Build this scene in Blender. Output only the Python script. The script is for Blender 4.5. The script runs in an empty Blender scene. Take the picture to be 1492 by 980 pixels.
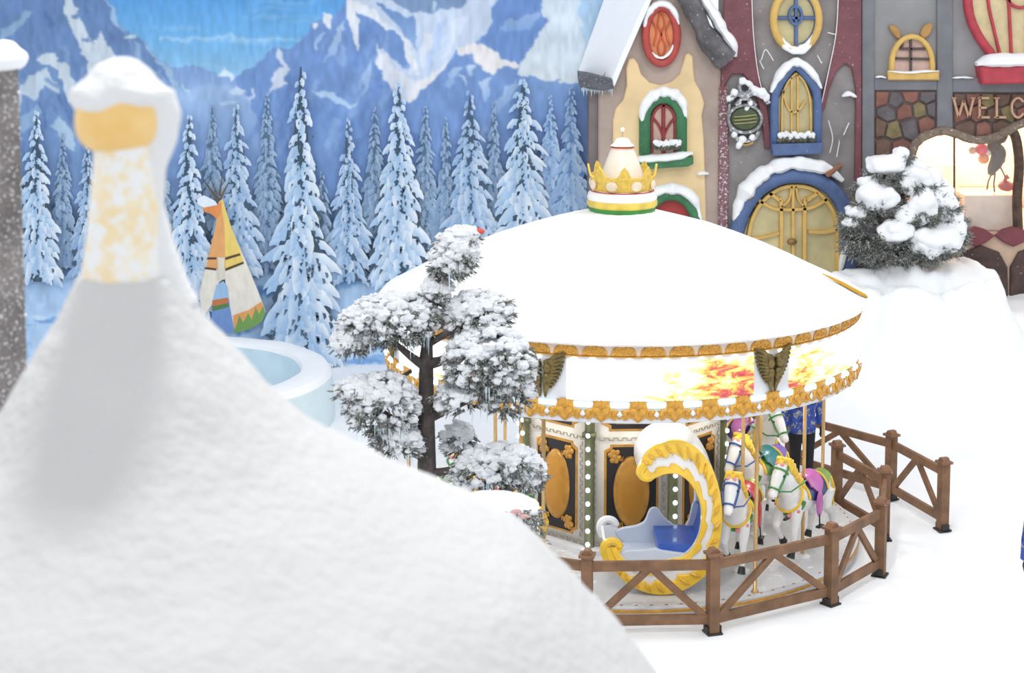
import bpy, math, random
import numpy as np
from math import sin, cos, pi, radians, hypot, atan2, sqrt
from mathutils import Vector, Matrix, noise

# ------------------------------------------------------------------ camera, world, lights, exposure
SC = bpy.context.scene
COL = SC.collection
FPX, PPX, PPY, PITCH, CAMH = 2500.0, 746.0, 203.0, radians(6), 7.2
cam_data = bpy.data.cameras.new('camera')
cam = bpy.data.objects.new('camera', cam_data)
COL.objects.link(cam)
cam.location = (0, 0, CAMH)
cam.rotation_euler = (pi / 2 - PITCH, 0, 0)
cam_data.sensor_width = 36.0
cam_data.lens = FPX / 1492 * 36
cam_data.shift_y = -(490 - PPY) / 1492
cam_data.clip_end = 300
cam_data.dof.use_dof = True
cam_data.dof.focus_distance = 20.0
cam_data.dof.aperture_fstop = 1.9
SC.camera = cam

world = bpy.data.worlds.new('hall_light')
SC.world = world
world.use_nodes = True
bg = world.node_tree.nodes['Background']
bg.inputs[0].default_value = (0.97, 0.985, 1.0, 1)
bg.inputs[1].default_value = 0.80

def area(name, loc, target, size, energy, color=(1, 1, 1)):
    d = bpy.data.lights.new(name, 'AREA')
    d.shape = 'SQUARE'; d.size = size; d.energy = energy; d.color = color
    o = bpy.data.objects.new(name, d)
    COL.objects.link(o)
    o.location = loc
    o.rotation_euler = (Vector(target) - Vector(loc)).to_track_quat('-Z', 'Y').to_euler()
    return o
# ceiling floodlights of the hall, above and behind the ride
area('hall_floodlight', (-1.15, 8.7, 13.5), (-0.4, 12.0, 0), 0.9, 470, (1, 0.99, 0.97))
area('hall_floodlight', (4.5, 19.0, 13.5), (4.0, 20.0, 0), 2.6, 300, (1, 0.99, 0.97))

SC.view_settings.view_transform = 'Standard'
SC.view_settings.look = 'None'
SC.view_settings.exposure = 0.36
SC.view_settings.gamma = 1.0
SC.view_settings.use_curve_mapping = False

# ------------------------------------------------------------------ geometry of the photograph
def ray(px, py):
    x = (px - PPX) / FPX; u = -(py - PPY) / FPX
    return (x, cos(PITCH) + u * sin(PITCH), -sin(PITCH) + u * cos(PITCH))
def atY(px, py, Y):
    d = ray(px, py); t = Y / d[1]
    return Vector((d[0] * t, Y, CAMH + d[2] * t))
def atZ(px, py, z):
    d = ray(px, py); t = (z - CAMH) / d[2]
    return Vector((d[0] * t, d[1] * t, z))

# ------------------------------------------------------------------ materials
def lin(c):
    r = []
    for v in c[:3]:
        v = v / 255.0
        r.append(v / 12.92 if v <= 0.04045 else ((v + 0.055) / 1.055) ** 2.4)
    return (r[0], r[1], r[2], 1.0)
MATS = {}
def mat(name, rgb, rough=0.6, metal=0.0, var=0.12, vscale=6.0, bump=0.0, bscale=30.0, frost=0.0, fscale=18.0, rgb2=None, stretch=None, coat=0.0, sss=0.0):
    """procedural material: colour with noise variation, optional fine relief and frost flecks"""
    if name in MATS: return MATS[name]
    m = bpy.data.materials.new(name); m.use_nodes = True
    nt = m.node_tree; N = nt.nodes; L = nt.links
    b = N['Principled BSDF']
    b.inputs['Roughness'].default_value = rough
    b.inputs['Metallic'].default_value = metal
    if coat: b.inputs['Coat Weight'].default_value = coat
    tc = N.new('ShaderNodeTexCoord')
    src = tc.outputs['Object']
    if stretch:
        mp = N.new('ShaderNodeMapping'); mp.inputs['Scale'].default_value = stretch
        L.new(src, mp.inputs['Vector']); src = mp.outputs['Vector']
    c1 = lin(rgb)
    c2 = lin(rgb2) if rgb2 else tuple(max(0, v * (1 - 2.2 * var)) for v in c1[:3]) + (1,)
    nz = N.new('ShaderNodeTexNoise'); nz.inputs['Scale'].default_value = vscale; nz.inputs['Detail'].default_value = 4
    L.new(src, nz.inputs['Vector'])
    rp = N.new('ShaderNodeValToRGB')
    rp.color_ramp.elements[0].position = 0.32; rp.color_ramp.elements[0].color = c2
    rp.color_ramp.elements[1].position = 0.68; rp.color_ramp.elements[1].color = c1
    L.new(nz.outputs['Fac'], rp.inputs['Fac'])
    out = rp.outputs['Color']
    if frost > 0:
        n2 = N.new('ShaderNodeTexNoise'); n2.inputs['Scale'].default_value = fscale; n2.inputs['Detail'].default_value = 6
        n2.inputs['Roughness'].default_value = 0.75
        L.new(tc.outputs['Object'], n2.inputs['Vector'])
        r2 = N.new('ShaderNodeValToRGB')
        r2.color_ramp.elements[0].position = 0.68 - 0.3 * frost; r2.color_ramp.elements[0].color = (0, 0, 0, 1)
        r2.color_ramp.elements[1].position = 0.74 - 0.26 * frost; r2.color_ramp.elements[1].color = (1, 1, 1, 1)
        L.new(n2.outputs['Fac'], r2.inputs['Fac'])
        mx = N.new('ShaderNodeMix'); mx.data_type = 'RGBA'
        L.new(r2.outputs['Color'], mx.inputs['Factor'])
        L.new(out, mx.inputs['A']); mx.inputs['B'].default_value = (0.86, 0.88, 0.9, 1)
        out = mx.outputs['Result']
    L.new(out, b.inputs['Base Color'])
    if bump > 0:
        n3 = N.new('ShaderNodeTexNoise'); n3.inputs['Scale'].default_value = bscale; n3.inputs['Detail'].default_value = 5
        L.new(src, n3.inputs['Vector'])
        bp = N.new('ShaderNodeBump'); bp.inputs['Strength'].default_value = bump; bp.inputs['Distance'].default_value = 0.02
        L.new(n3.outputs['Fac'], bp.inputs['Height']); L.new(bp.outputs['Normal'], b.inputs['Normal'])
    MATS[name] = m
    return m
def glow(name, rgb, strength):
    if name in MATS: return MATS[name]
    m = bpy.data.materials.new(name); m.use_nodes = True
    b = m.node_tree.nodes['Principled BSDF']
    b.inputs['Base Color'].default_value = lin(rgb)
    b.inputs['Emission Color'].default_value = lin(rgb)
    b.inputs['Emission Strength'].default_value = strength
    MATS[name] = m
    return m
def glass(name, rgb, alpha=0.25, rough=0.05):
    if name in MATS: return MATS[name]
    m = bpy.data.materials.new(name); m.use_nodes = True
    b = m.node_tree.nodes['Principled BSDF']
    b.inputs['Base Color'].default_value = lin(rgb); b.inputs['Roughness'].default_value = rough
    b.inputs['Alpha'].default_value = alpha
    MATS[name] = m
    return m
def painted(name, amount=0.12):
    """matt wall paint whose pigment comes from the mesh's colour attribute, with brush-stroke variation"""
    if name in MATS: return MATS[name]
    m = bpy.data.materials.new(name); m.use_nodes = True
    nt = m.node_tree; N = nt.nodes; L = nt.links
    b = N['Principled BSDF']; b.inputs['Roughness'].default_value = 0.85
    b.inputs['Specular IOR Level'].default_value = 0.2
    at = N.new('ShaderNodeAttribute'); at.attribute_name = 'pigment'
    tc = N.new('ShaderNodeTexCoord')
    mp = N.new('ShaderNodeMapping'); mp.inputs['Scale'].default_value = (3.0, 1.0, 1.2); mp.inputs['Rotation'].default_value = (0, 0.5, 0)
    nz = N.new('ShaderNodeTexNoise'); nz.inputs['Scale'].default_value = 2.2; nz.inputs['Detail'].default_value = 7; nz.inputs['Roughness'].default_value = 0.65
    L.new(tc.outputs['Object'], mp.inputs['Vector']); L.new(mp.outputs['Vector'], nz.inputs['Vector'])
    mr = N.new('ShaderNodeMapRange'); mr.inputs['From Min'].default_value = 0.3; mr.inputs['From Max'].default_value = 0.7
    mr.inputs['To Min'].default_value = 1 - amount; mr.inputs['To Max'].default_value = 1 + amount
    L.new(nz.outputs['Fac'], mr.inputs['Value'])
    vm = N.new('ShaderNodeVectorMath'); vm.operation = 'SCALE'
    L.new(at.outputs['Color'], vm.inputs[0]); L.new(mr.outputs['Result'], vm.inputs['Scale'])
    L.new(vm.outputs['Vector'], b.inputs['Base Color'])
    MATS[name] = m
    return m

SNOW = mat('snow', (243, 246, 250), 0.75, var=0.012, vscale=3, bump=0.35, bscale=14)
SNOW_FINE = mat('snow_crust', (240, 243, 248), 0.8, var=0.02, vscale=9, bump=0.5, bscale=45)
ICE = mat('ice', (206, 228, 240), 0.35, var=0.05, vscale=3, bump=0.15, bscale=10)
WOOD = mat('brown_wood', (136, 100, 72), 0.65, var=0.2, vscale=5, stretch=(1, 1, 1), bump=0.2, bscale=40)
GOLD = mat('gold_paint', (222, 162, 62), 0.4, metal=0.15, var=0.14, vscale=14, bump=0.2, bscale=40)
YELLOW = mat('yellow_gloss', (250, 206, 62), 0.3, var=0.08, vscale=6, coat=0.3)
WHITE = mat('white_gloss', (238, 238, 240), 0.3, var=0.02, coat=0.3)
BRASS = mat('brass_pole', (214, 178, 122), 0.3, metal=0.55, var=0.08, vscale=9)
BULB = glow('bulb_glow', (235, 250, 255), 3.0)
BLACK = mat('black_lacquer', (34, 30, 32), 0.35, var=0.1)

# ------------------------------------------------------------------ objects
def tag(o, label=None, cat=None, group=None, kind=None):
    if label: o['label'] = label
    if cat: o['category'] = cat
    if group: o['group'] = group
    if kind: o['kind'] = kind
    return o
def thing(name, label, cat, loc=(0, 0, 0), rz=0.0, group=None, kind=None):
    o = bpy.data.objects.new(name, None)
    COL.objects.link(o)
    o.empty_display_size = 0.2
    o.location = loc; o.rotation_euler = (0, 0, rz)
    return tag(o, label, cat, group, kind)
def wloc(o):
    p = Vector((0, 0, 0))
    while o is not None:
        p += Vector(o.location); o = o.parent
    return p
def link(name, mesh, parent=None, loc=(0, 0, 0), rot=(0, 0, 0), scale=(1, 1, 1)):
    o = bpy.data.objects.new(name, mesh)
    COL.objects.link(o)
    o.parent = parent
    o.location = loc; o.rotation_euler = rot; o.scale = scale
    return o
def copy_tree(o, parent=None):
    c = o.copy(); COL.objects.link(c); c.parent = parent
    for ch in list(o.children): copy_tree(ch, c)
    return c

class MB:
    """collects shapes; build() links them as one mesh object"""
    def __init__(s): s.v = []; s.f = []; s.c = []
    def add(s, vs, fs, col=None):
        n = len(s.v)
        s.v.extend([tuple(p) for p in vs]); s.f.extend([tuple(i + n for i in f) for f in fs])
        if col is not None:
            s.c.extend(col if isinstance(col, list) else [col] * len(vs))
        return s
    def box(s, c, d, R=None):
        c = Vector(c); h = Vector(d) / 2
        P = [Vector((x * h.x, y * h.y, z * h.z)) for z in (-1, 1) for y in (-1, 1) for x in (-1, 1)]
        if R is not None: P = [R @ p for p in P]
        return s.add([p + c for p in P], [(0, 2, 3, 1), (4, 5, 7, 6), (0, 1, 5, 4), (2, 6, 7, 3), (0, 4, 6, 2), (1, 3, 7, 5)])
    def bar(s, p, q, w, h, up=(0, 0, 1)):
        """box beam from p to q; w across, h along up"""
        p = Vector(p); q = Vector(q); d = (q - p)
        L = d.length; d.normalize(); u = Vector(up); x = d.cross(u).normalized(); u = x.cross(d).normalized()
        R = Matrix((d, x, u)).transposed()
        return s.box((p + q) / 2, (L, w, h), R)
    def tube(s, pts, rad, n=8, closed=False, flat=1.0, up=(0, 0, 1), cap=True):
        """swept tube; rad number or list, of numbers or (side, up) pairs"""
        pts = [Vector(p) for p in pts]; m = len(pts); base = len(s.v); up = Vector(up)
        vs = []; fs = []
        lastx = None
        for i, p in enumerate(pts):
            a = pts[(i - 1) % m] if (closed or i > 0) else p
            b = pts[(i + 1) % m] if (closed or i < m - 1) else p
            d = (b - a)
            if d.length < 1e-9: d = Vector((0, 0, 1))
            d.normalize()
            x = d.cross(up)
            if x.length < 0.05: x = lastx if lastx is not None else d.cross(Vector((0, 1, 0.01)))
            x = x.normalized()
            if lastx is not None and x.dot(lastx) < 0: x = -x
            lastx = x
            u = x.cross(d).normalized()
            r = rad[i] if isinstance(rad, (list, tuple)) else rad
            rx, ru = r if isinstance(r, (list, tuple)) else (r, r * flat)
            for k in range(n):
                t = 2 * pi * k / n
                vs.append(p + x * (cos(t) * rx) + u * (sin(t) * ru))
        for i in range(m if closed else m - 1):
            j = (i + 1) % m
            for k in range(n):
                l = (k + 1) % n
                fs.append((i * n + k, j * n + k, j * n + l, i * n + l))
        if cap and not closed:
            fs.append(tuple(range(n - 1, -1, -1))); fs.append(tuple((m - 1) * n + k for k in range(n)))
        return s.add(vs, fs)
    def lathe(s, prof, n=32, c=(0, 0, 0), a0=0.0, a1=2 * pi, wob=None):
        full = abs(a1 - a0 - 2 * pi) < 1e-6
        m = n if full else n + 1
        vs = []; fs = []
        for (r, z) in prof:
            for k in range(m):
                t = a0 + (a1 - a0) * k / n
                w = wob(t, r, z) if wob else (r, z)
                vs.append((c[0] + w[0] * sin(t), c[1] - w[0] * cos(t), c[2] + w[1]))
        for i in range(len(prof) - 1):
            for k in range(n):
                l = (k + 1) % m
                fs.append((i * m + k, i * m + l, (i + 1) * m + l, (i + 1) * m + k))
        return s.add(vs, fs)
    def prism(s, out, y0, y1, bev=0.0, T=None):
        """outline [(x, z)] filled and extruded from y0 (front) to y1; T maps (x, y, z)"""
        T = T or (lambda x, y, z: (x, y, z))
        area2 = sum(out[i - 1][0] * out[i][1] - out[i][0] * out[i - 1][1] for i in range(len(out)))
        if area2 < 0: out = out[::-1]
        n = len(out)
        if bev > 0:
            ins = offset(out, bev)
            L = [[T(x, y0, z) for x, z in ins], [T(x, y0 + bev, z) for x, z in out], [T(x, y1, z) for x, z in out]]
        else:
            L = [[T(x, y0, z) for x, z in out], [T(x, y1, z) for x, z in out]]
        vs = [p for r in L for p in r]; fs = [tuple(range(n))]
        for i in range(len(L) - 1):
            for k in range(n):
                l = (k + 1) % n
                fs.append((i * n + k, (i + 1) * n + k, (i + 1) * n + l, i * n + l))
        b = (len(L) - 1) * n
        fs.append(tuple(b + k for k in range(n - 1, -1, -1)))
        return s.add(vs, fs)
    def ball(s, c, r, nu=10, nv=7, amp=0.0, fq=3.0, seed=0.0, R=None):
        rx, ry, rz = r if isinstance(r, (list, tuple)) else (r, r, r)
        vs = []; fs = []
        for j in range(nv + 1):
            a = pi * j / nv
            for i in range(nu):
                t = 2 * pi * i / nu
                p = Vector((sin(a) * cos(t), sin(a) * sin(t), cos(a)))
                k = 1 + (amp * noise.noise(p * fq * 0.5 + Vector((seed, seed * 1.7, seed * 0.3))) * 2 if amp else 0)
                q = Vector((p.x * rx * k, p.y * ry * k, p.z * rz * k))
                if R is not None: q = R @ q
                vs.append(q + Vector(c))
        for j in range(nv):
            for i in range(nu):
                l = (i + 1) % nu
                fs.append((j * nu + i, (j + 1) * nu + i, (j + 1) * nu + l, j * nu + l))
        return s.add(vs, fs)
    def cone(s, p, q, r, n=5):
        return s.tube([p, q], [r, r * 0.05], n)
    def mesh(s, name, m, smooth=True, shift=None):
        me = bpy.data.meshes.new(name)
        vs = s.v if shift is None else [(a - shift[0], b - shift[1], c - shift[2]) for a, b, c in s.v]
        me.from_pydata(vs, [], s.f)
        if m is not None: me.materials.append(m)
        if s.c and len(s.c) == len(s.v):
            at = me.color_attributes.new('pigment', 'FLOAT_COLOR', 'POINT')
            flat = []
            for c in s.c: flat.extend(c[:3]); flat.append(1.0)
            at.data.foreach_set('color', flat)
        me.validate(); me.update()
        if smooth:
            me.shade_smooth()
        return me
    def build(s, name, m, parent=None, smooth=True, world=False, label=None, sharp=35):
        me = s.mesh(name, m, smooth, wloc(parent) if (world and parent) else None)
        if smooth and sharp:
            me.set_sharp_from_angle(angle=radians(sharp))
        o = link(name, me, parent)
        if label: o['label'] = label
        return o

def offset(out, d):
    """inset a counter-clockwise (x, z) outline by d"""
    n = len(out); res = []
    for i in range(n):
        a = Vector(out[i - 1]); b = Vector(out[i]); c = Vector(out[(i + 1) % n])
        e1 = (b - a); e2 = (c - b)
        if e1.length < 1e-9 or e2.length < 1e-9: res.append(tuple(b)); continue
        e1.normalize(); e2.normalize()
        n1 = Vector((-e1.y, e1.x)); n2 = Vector((-e2.y, e2.x))
        m = n1 + n2
        if m.length < 1e-6: m = n1
        m.normalize()
        k = d / max(0.45, m.dot(n1))
        res.append((b.x + m.x * k, b.y + m.y * k))
    return res
def fuse(mb, voxel, smooth=6, name='fused', m=None, shift=None):
    """melt overlapping shapes into one continuous skin"""
    me = mb.mesh('tmp', None, False, shift)
    o = bpy.data.objects.new('tmp', me); COL.objects.link(o)
    r = o.modifiers.new('r', 'REMESH'); r.mode = 'VOXEL'; r.voxel_size = voxel
    if smooth:
        q = o.modifiers.new('s', 'SMOOTH'); q.factor = 0.5; q.iterations = smooth
    dg = bpy.context.evaluated_depsgraph_get()
    res = bpy.data.meshes.new_from_object(o.evaluated_get(dg))
    res.name = name
    bpy.data.objects.remove(o); bpy.data.meshes.remove(me)
    res.materials.clear()
    if m is not None: res.materials.append(m)
    res.shade_smooth()
    return res
def spline(pts, n=6, closed=False):
    """Catmull-Rom through points of any dimension"""
    P = [Vector(p) for p in pts]; m = len(P); out = []
    rng = range(m) if closed else range(m - 1)
    for i in rng:
        p0 = P[(i - 1) % m] if (closed or i > 0) else P[i] * 2 - P[i + 1]
        p1 = P[i]; p2 = P[(i + 1) % m]
        p3 = P[(i + 2) % m] if (closed or i < m - 2) else p2 * 2 - p1
        for k in range(n):
            t = k / n
            out.append(0.5 * ((2 * p1) + (p2 - p0) * t + (2 * p0 - 5 * p1 + 4 * p2 - p3) * t * t + (3 * p1 - p0 - 3 * p2 + p3) * t ** 3))
    if not closed: out.append(P[-1])
    return out
def sstep(a, b, x):
    t = min(1, max(0, (x - a) / (b - a))); return t * t * (3 - 2 * t)
def fnoise(x, y, z=0.0, oct=4):
    v = 0; a = 1.0
    for i in range(oct):
        v += a * noise.noise(Vector((x, y, z))); x *= 2.03; y *= 2.03; z *= 2.03; a *= 0.5
    return v
# ------------------------------------------------------------------ the ground
def ground(x, y):
    h = 1.5 * sstep(24.6, 28.6, y) * sstep(2.2, 5.2, x)
    d = hypot(x - 1.36, y - 21.0)
    k = sstep(3.2, 4.2, d)
    h += 0.03 * fnoise(x * 0.9, y * 0.9) * k
    h += 0.07 * sstep(24.0, 26.0, y) * sstep(2.0, 4.0, x) * fnoise(x * 2.1 + 7, y * 2.1, 2.0)
    h += 0.018 * noise.noise(Vector((x * 5, y * 5, 1.0))) * k
    return h
g = MB()
xs = [-16 + 0.16 * i for i in range(181)]; ys = [8.0 + 0.15 * j for j in range(148)]
xs = [-40] + xs + [30]; ys = [-12] + ys
for y in ys:
    for x in xs: g.v.append((x, y, ground(x, y)))
nx = len(xs)
for j in range(len(ys) - 1):
    for i in range(nx - 1):
        a = j * nx + i; g.f.append((a, a + 1, a + nx + 1, a + nx))
tag(g.build('floor', SNOW, sharp=0), 'white trampled snow ground of the indoor park', None, kind='structure')

# ------------------------------------------------------------------ painted back wall
WY = 30.0
wall = tag(MB().box((-6.4, WY + 0.16, 5.0), (17.4, 0.3, 10.4)).build('wall_back', mat('plaster_blue', (120, 160, 205), 0.8)), 'tall back wall painted with a snowy mountain mural', None, kind='structure')
PAINT = painted('mural_paint', 0.10)
PAINT_SKY = painted('mural_sky_paint', 0.04)
def wpt(px, py, off):
    p = atY(px, py, WY); return (p.x, WY - off, p.z)
def lc(c): return lin(c)
def mixc(a, b, t): return tuple(a[i] * (1 - t) + b[i] * t for i in range(3))
class Paint(MB):
    def poly(s, pts, col, off, col2=None, smooth=0):
        """flat patch of paint; col2 fades in from top to bottom"""
        if smooth: pts = [tuple(p) for p in spline(pts, smooth, True)]
        y0 = min(p[1] for p in pts); y1 = max(p[1] for p in pts)
        cs = []
        for p in pts:
            t = (p[1] - y0) / max(1e-6, y1 - y0)
            cs.append(lin(mixc(col, col2 if col2 else col, t)))
        return s.add([wpt(p[0], p[1], off) for p in pts], [tuple(range(len(pts)))], cs)
# the painting itself: a fine mesh of paint dabs on the wall, every vertex holding its pigment
X0, X1, Y0, Y1, ST = -330.0, 900.0, -150.0, 620.0, 1.9
GW = int((X1 - X0) / ST) + 1; GH = int((Y1 - Y0) / ST) + 1
gx, gy = np.meshgrid(X0 + ST * np.arange(GW), Y0 + ST * np.arange(GH))
rng = np.random.RandomState(3)
def vnoise(x, y, seed):
    """smooth value noise on arrays"""
    t = np.random.RandomState(seed).rand(64, 64)
    xi = np.floor(x).astype(int); yi = np.floor(y).astype(int); fx = x - xi; fy = y - yi
    fx = fx * fx * (3 - 2 * fx); fy = fy * fy * (3 - 2 * fy)
    a_ = t[yi % 64, xi % 64]; b_ = t[yi % 64, (xi + 1) % 64]; c_ = t[(yi + 1) % 64, xi % 64]; d_ = t[(yi + 1) % 64, (xi + 1) % 64]
    return (a_ * (1 - fx) + b_ * fx) * (1 - fy) + (c_ * (1 - fx) + d_ * fx) * fy - 0.5
wx = gx + 9 * vnoise(gx / 16, gy / 16, 1) + 5 * vnoise(gx / 6, gy / 6, 2)
wy = gy + 9 * vnoise(gx / 16, gy / 16, 3) + 5 * vnoise(gx / 6, gy / 6, 4)
canvas = np.zeros((GH, GW, 3))
def inside(pts, x, y):
    r = np.zeros(x.shape, bool); n = len(pts)
    for i in range(n):
        x1, y1 = pts[i - 1][:2]; x2, y2 = pts[i][:2]
        if y1 == y2: continue
        c = (y1 > y) != (y2 > y)
        r ^= c & (x < (x2 - x1) * (y - y1) / (y2 - y1) + x1)
    return r
def blur(a, k):
    for _ in range(k):
        p = np.pad(a, 1, mode='edge')
        a = (p[1:-1, 1:-1] * 2 + p[:-2, 1:-1] + p[2:, 1:-1] + p[1:-1, :-2] + p[1:-1, 2:]) / 6
    return a
def dab(pts, c, c2=None, soft=1, alpha=1.0, smooth=0):
    """one brush patch: warped ragged outline, softened edge, colour fading downwards to c2"""
    if smooth: pts = [tuple(p) for p in spline(pts, smooth, True)]
    xs_ = [p[0] for p in pts]; ys_ = [p[1] for p in pts]; m_ = 14 + soft * 2
    i0 = max(0, int((min(xs_) - m_ - X0) / ST)); i1 = min(GW, int((max(xs_) + m_ - X0) / ST) + 1)
    j0 = max(0, int((min(ys_) - m_ - Y0) / ST)); j1 = min(GH, int((max(ys_) + m_ - Y0) / ST) + 1)
    if i1 <= i0 or j1 <= j0: return
    sl = (slice(j0, j1), slice(i0, i1))
    mk = blur(inside(pts, wx[sl], wy[sl]).astype(float), soft)[..., None] * alpha
    t = np.clip((gy[sl] - min(ys_)) / max(1e-6, max(ys_) - min(ys_)), 0, 1)[..., None]
    col = np.array(c[:3], float) * (1 - t) + np.array((c2 or c)[:3], float) * t
    canvas[sl] = canvas[sl] * (1 - mk) + col * mk
rows = [(-400, (70, 132, 200)), (-40, (88, 146, 206)), (0, (92, 152, 210)), (55, (110, 168, 216)), (110, (138, 186, 222)), (150, (146, 186, 228)), (260, (122, 152, 198)), (330, (98, 122, 156)), (385, (98, 124, 158)), (402, (150, 182, 218)), (440, (168, 196, 228)), (500, (150, 188, 228)), (560, (184, 208, 234)), (900, (190, 214, 238))]
for ch in range(3): canvas[..., ch] = np.interp(gy, [r[0] for r in rows], [r[1][ch] for r in rows])
for k in range(26):
    y = rng.uniform(-20, 100); x = rng.uniform(180, 420); l = rng.uniform(60, 160)
    dab([(x, y), (x + l * 0.5, y - 2), (x + l, y), (x + l * 0.5, y + rng.uniform(2, 5))], (156, 196, 224) if k % 2 else (100, 156, 210), None, 3, 0.35)
dab([(230, 54), (330, 51), (450, 57), (450, 60), (330, 58), (230, 59)], (164, 198, 224), None, 1, 0.6)
dab([(282, -80), (286, -80), (286, 66), (282, 60)], (96, 150, 206), None, 2, 0.25); dab([(366, -80), (370, -80), (371, 82), (366, 78)], (96, 150, 206), None, 2, 0.4)
SN = (190, 203, 216)
dab([(235, 97), (250, 99), (285, 96), (300, 103), (318, 110), (330, 112), (345, 114), (360, 104), (388, 77), (405, 71), (425, 73), (445, 60), (470, 160), (235, 160)], (112, 142, 190), (142, 172, 212), 1)
dab([(-400, -200), (60, -200), (120, -60), (150, -10), (172, 22), (180, 42), (200, 50), (215, 62), (232, 88), (250, 97), (262, 130), (275, 160), (290, 182), (320, 215), (330, 300), (-400, 300)], (84, 112, 158), (122, 152, 196), 1)
for k in range(150):
    x = rng.uniform(-120, 265); y = rng.uniform(-20, 210); l = rng.uniform(18, 60); w = rng.uniform(2, 7); sl_ = rng.uniform(0.0, 0.75)
    if x + l * sl_ > 140 + (y + l - 10) * 0.82: continue
    c = [(68, 96, 142), (74, 104, 152), (110, 142, 188), (96, 128, 176), (134, 164, 202)][rng.randint(5)]
    dab([(x, y), (x + w, y + 3), (x + w + l * sl_, y + l), (x + l * sl_ - 1, y + l * 0.8)], c, None, 2, 0.55)
for (pts, c) in [
    ([(88, -60), (104, -5), (112, 22), (122, 33), (128, 40), (137, 58), (147, 42), (152, 55), (160, 67), (170, 85), (185, 115), (150, 130), (127, 98), (118, 68), (108, 42), (95, 15)], SN),
    ([(0, 46), (18, 30), (40, 12), (48, 13), (40, 28), (22, 50), (5, 60)], (132, 162, 192)),
    ([(50, 88), (60, 82), (78, 78), (85, 90), (95, 98), (112, 118), (122, 145), (105, 152), (95, 128), (87, 103), (76, 97), (60, 97)], SN),
    ([(20, 150), (25, 135), (40, 112), (62, 103), (70, 101), (80, 112), (88, 135), (80, 134), (65, 122), (50, 146), (36, 140), (25, 165)], (180, 196, 212)),
    ([(195, 49), (215, 62), (232, 88), (250, 97), (262, 130), (278, 165), (262, 150), (246, 118), (235, 95), (222, 78), (210, 60)], (150, 178, 208)),
    ([(150, -8), (172, 22), (182, 45), (170, 35), (160, 15)], (146, 178, 210)), ([(176, 50), (198, 48), (196, 55), (180, 54)], (180, 200, 218)),
    ([(194, 60), (202, 62), (206, 95), (200, 98)], (138, 166, 202)), ([(75, 180), (85, 165), (105, 195), (112, 220), (95, 215), (85, 200)], (164, 190, 214)),
    ([(30, 170), (55, 150), (62, 158), (45, 185), (28, 190)], (140, 170, 204)), ([(224, 100), (232, 104), (262, 150), (272, 180), (250, 160)], (128, 158, 198)), ([(262, 118), (272, 126), (285, 150), (278, 148)], (188, 206, 226)),
    ([(122, 55), (132, 52), (138, 62), (128, 64)], (112, 138, 178)), ([(104, 22), (114, 20), (116, 24), (106, 27)], (110, 138, 178)), ([(66, 98), (86, 102), (90, 116), (80, 112)], (110, 140, 184)), ([(70, 112), (88, 122), (86, 128), (66, 117)], (126, 154, 192))]:
    dab(pts, c, None, 1)
dab([(240, 140), (280, 128), (330, 124), (380, 128), (440, 140), (480, 230), (240, 230)], (152, 180, 216), (120, 148, 196), 5, 0.85, 4)
dab([(345, 116), (388, 77), (405, 71), (425, 73), (440, 55), (455, 35), (472, 20), (480, 24), (490, 22), (502, 6), (512, -15), (530, -60), (560, -200), (960, -200), (960, 320), (430, 320), (370, 160)], (106, 136, 188), (116, 148, 200), 1)
for k in range(150):
    x = rng.uniform(380, 800); y = rng.uniform(20, 220); l = rng.uniform(25, 80); w = rng.uniform(2, 8); sl_ = rng.uniform(-0.6, 0.15)
    if y < 112 - (x - 400) * 1.15: continue
    c = [(94, 126, 180), (102, 134, 188), (128, 160, 208), (120, 152, 204), (146, 174, 214)][rng.randint(5)]
    dab([(x, y), (x + w, y + 4), (x + w + l * sl_, y + l), (x + l * sl_ - 2, y + l * 0.85)], c, None, 2, 0.5)
for (pts, c) in [([(316, 110), (322, 104), (328, 97), (336, 107), (343, 115), (338, 122), (332, 114), (326, 112)], (200, 218, 236)),
    ([(406, 71), (413, 74), (414, 92), (422, 103), (415, 125), (404, 132), (390, 138), (400, 122), (393, 118), (408, 100), (405, 85)], (194, 206, 224)),
    ([(335, 130), (350, 126), (360, 131), (352, 137), (338, 136)], (184, 202, 226)), ([(352, 142), (362, 136), (370, 126), (368, 138), (360, 144)], (186, 204, 228)), ([(316, 150), (345, 148), (345, 152), (320, 154)], (172, 196, 224))]:
    dab(pts, c, None, 1)
SW = (210, 216, 226)
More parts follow.
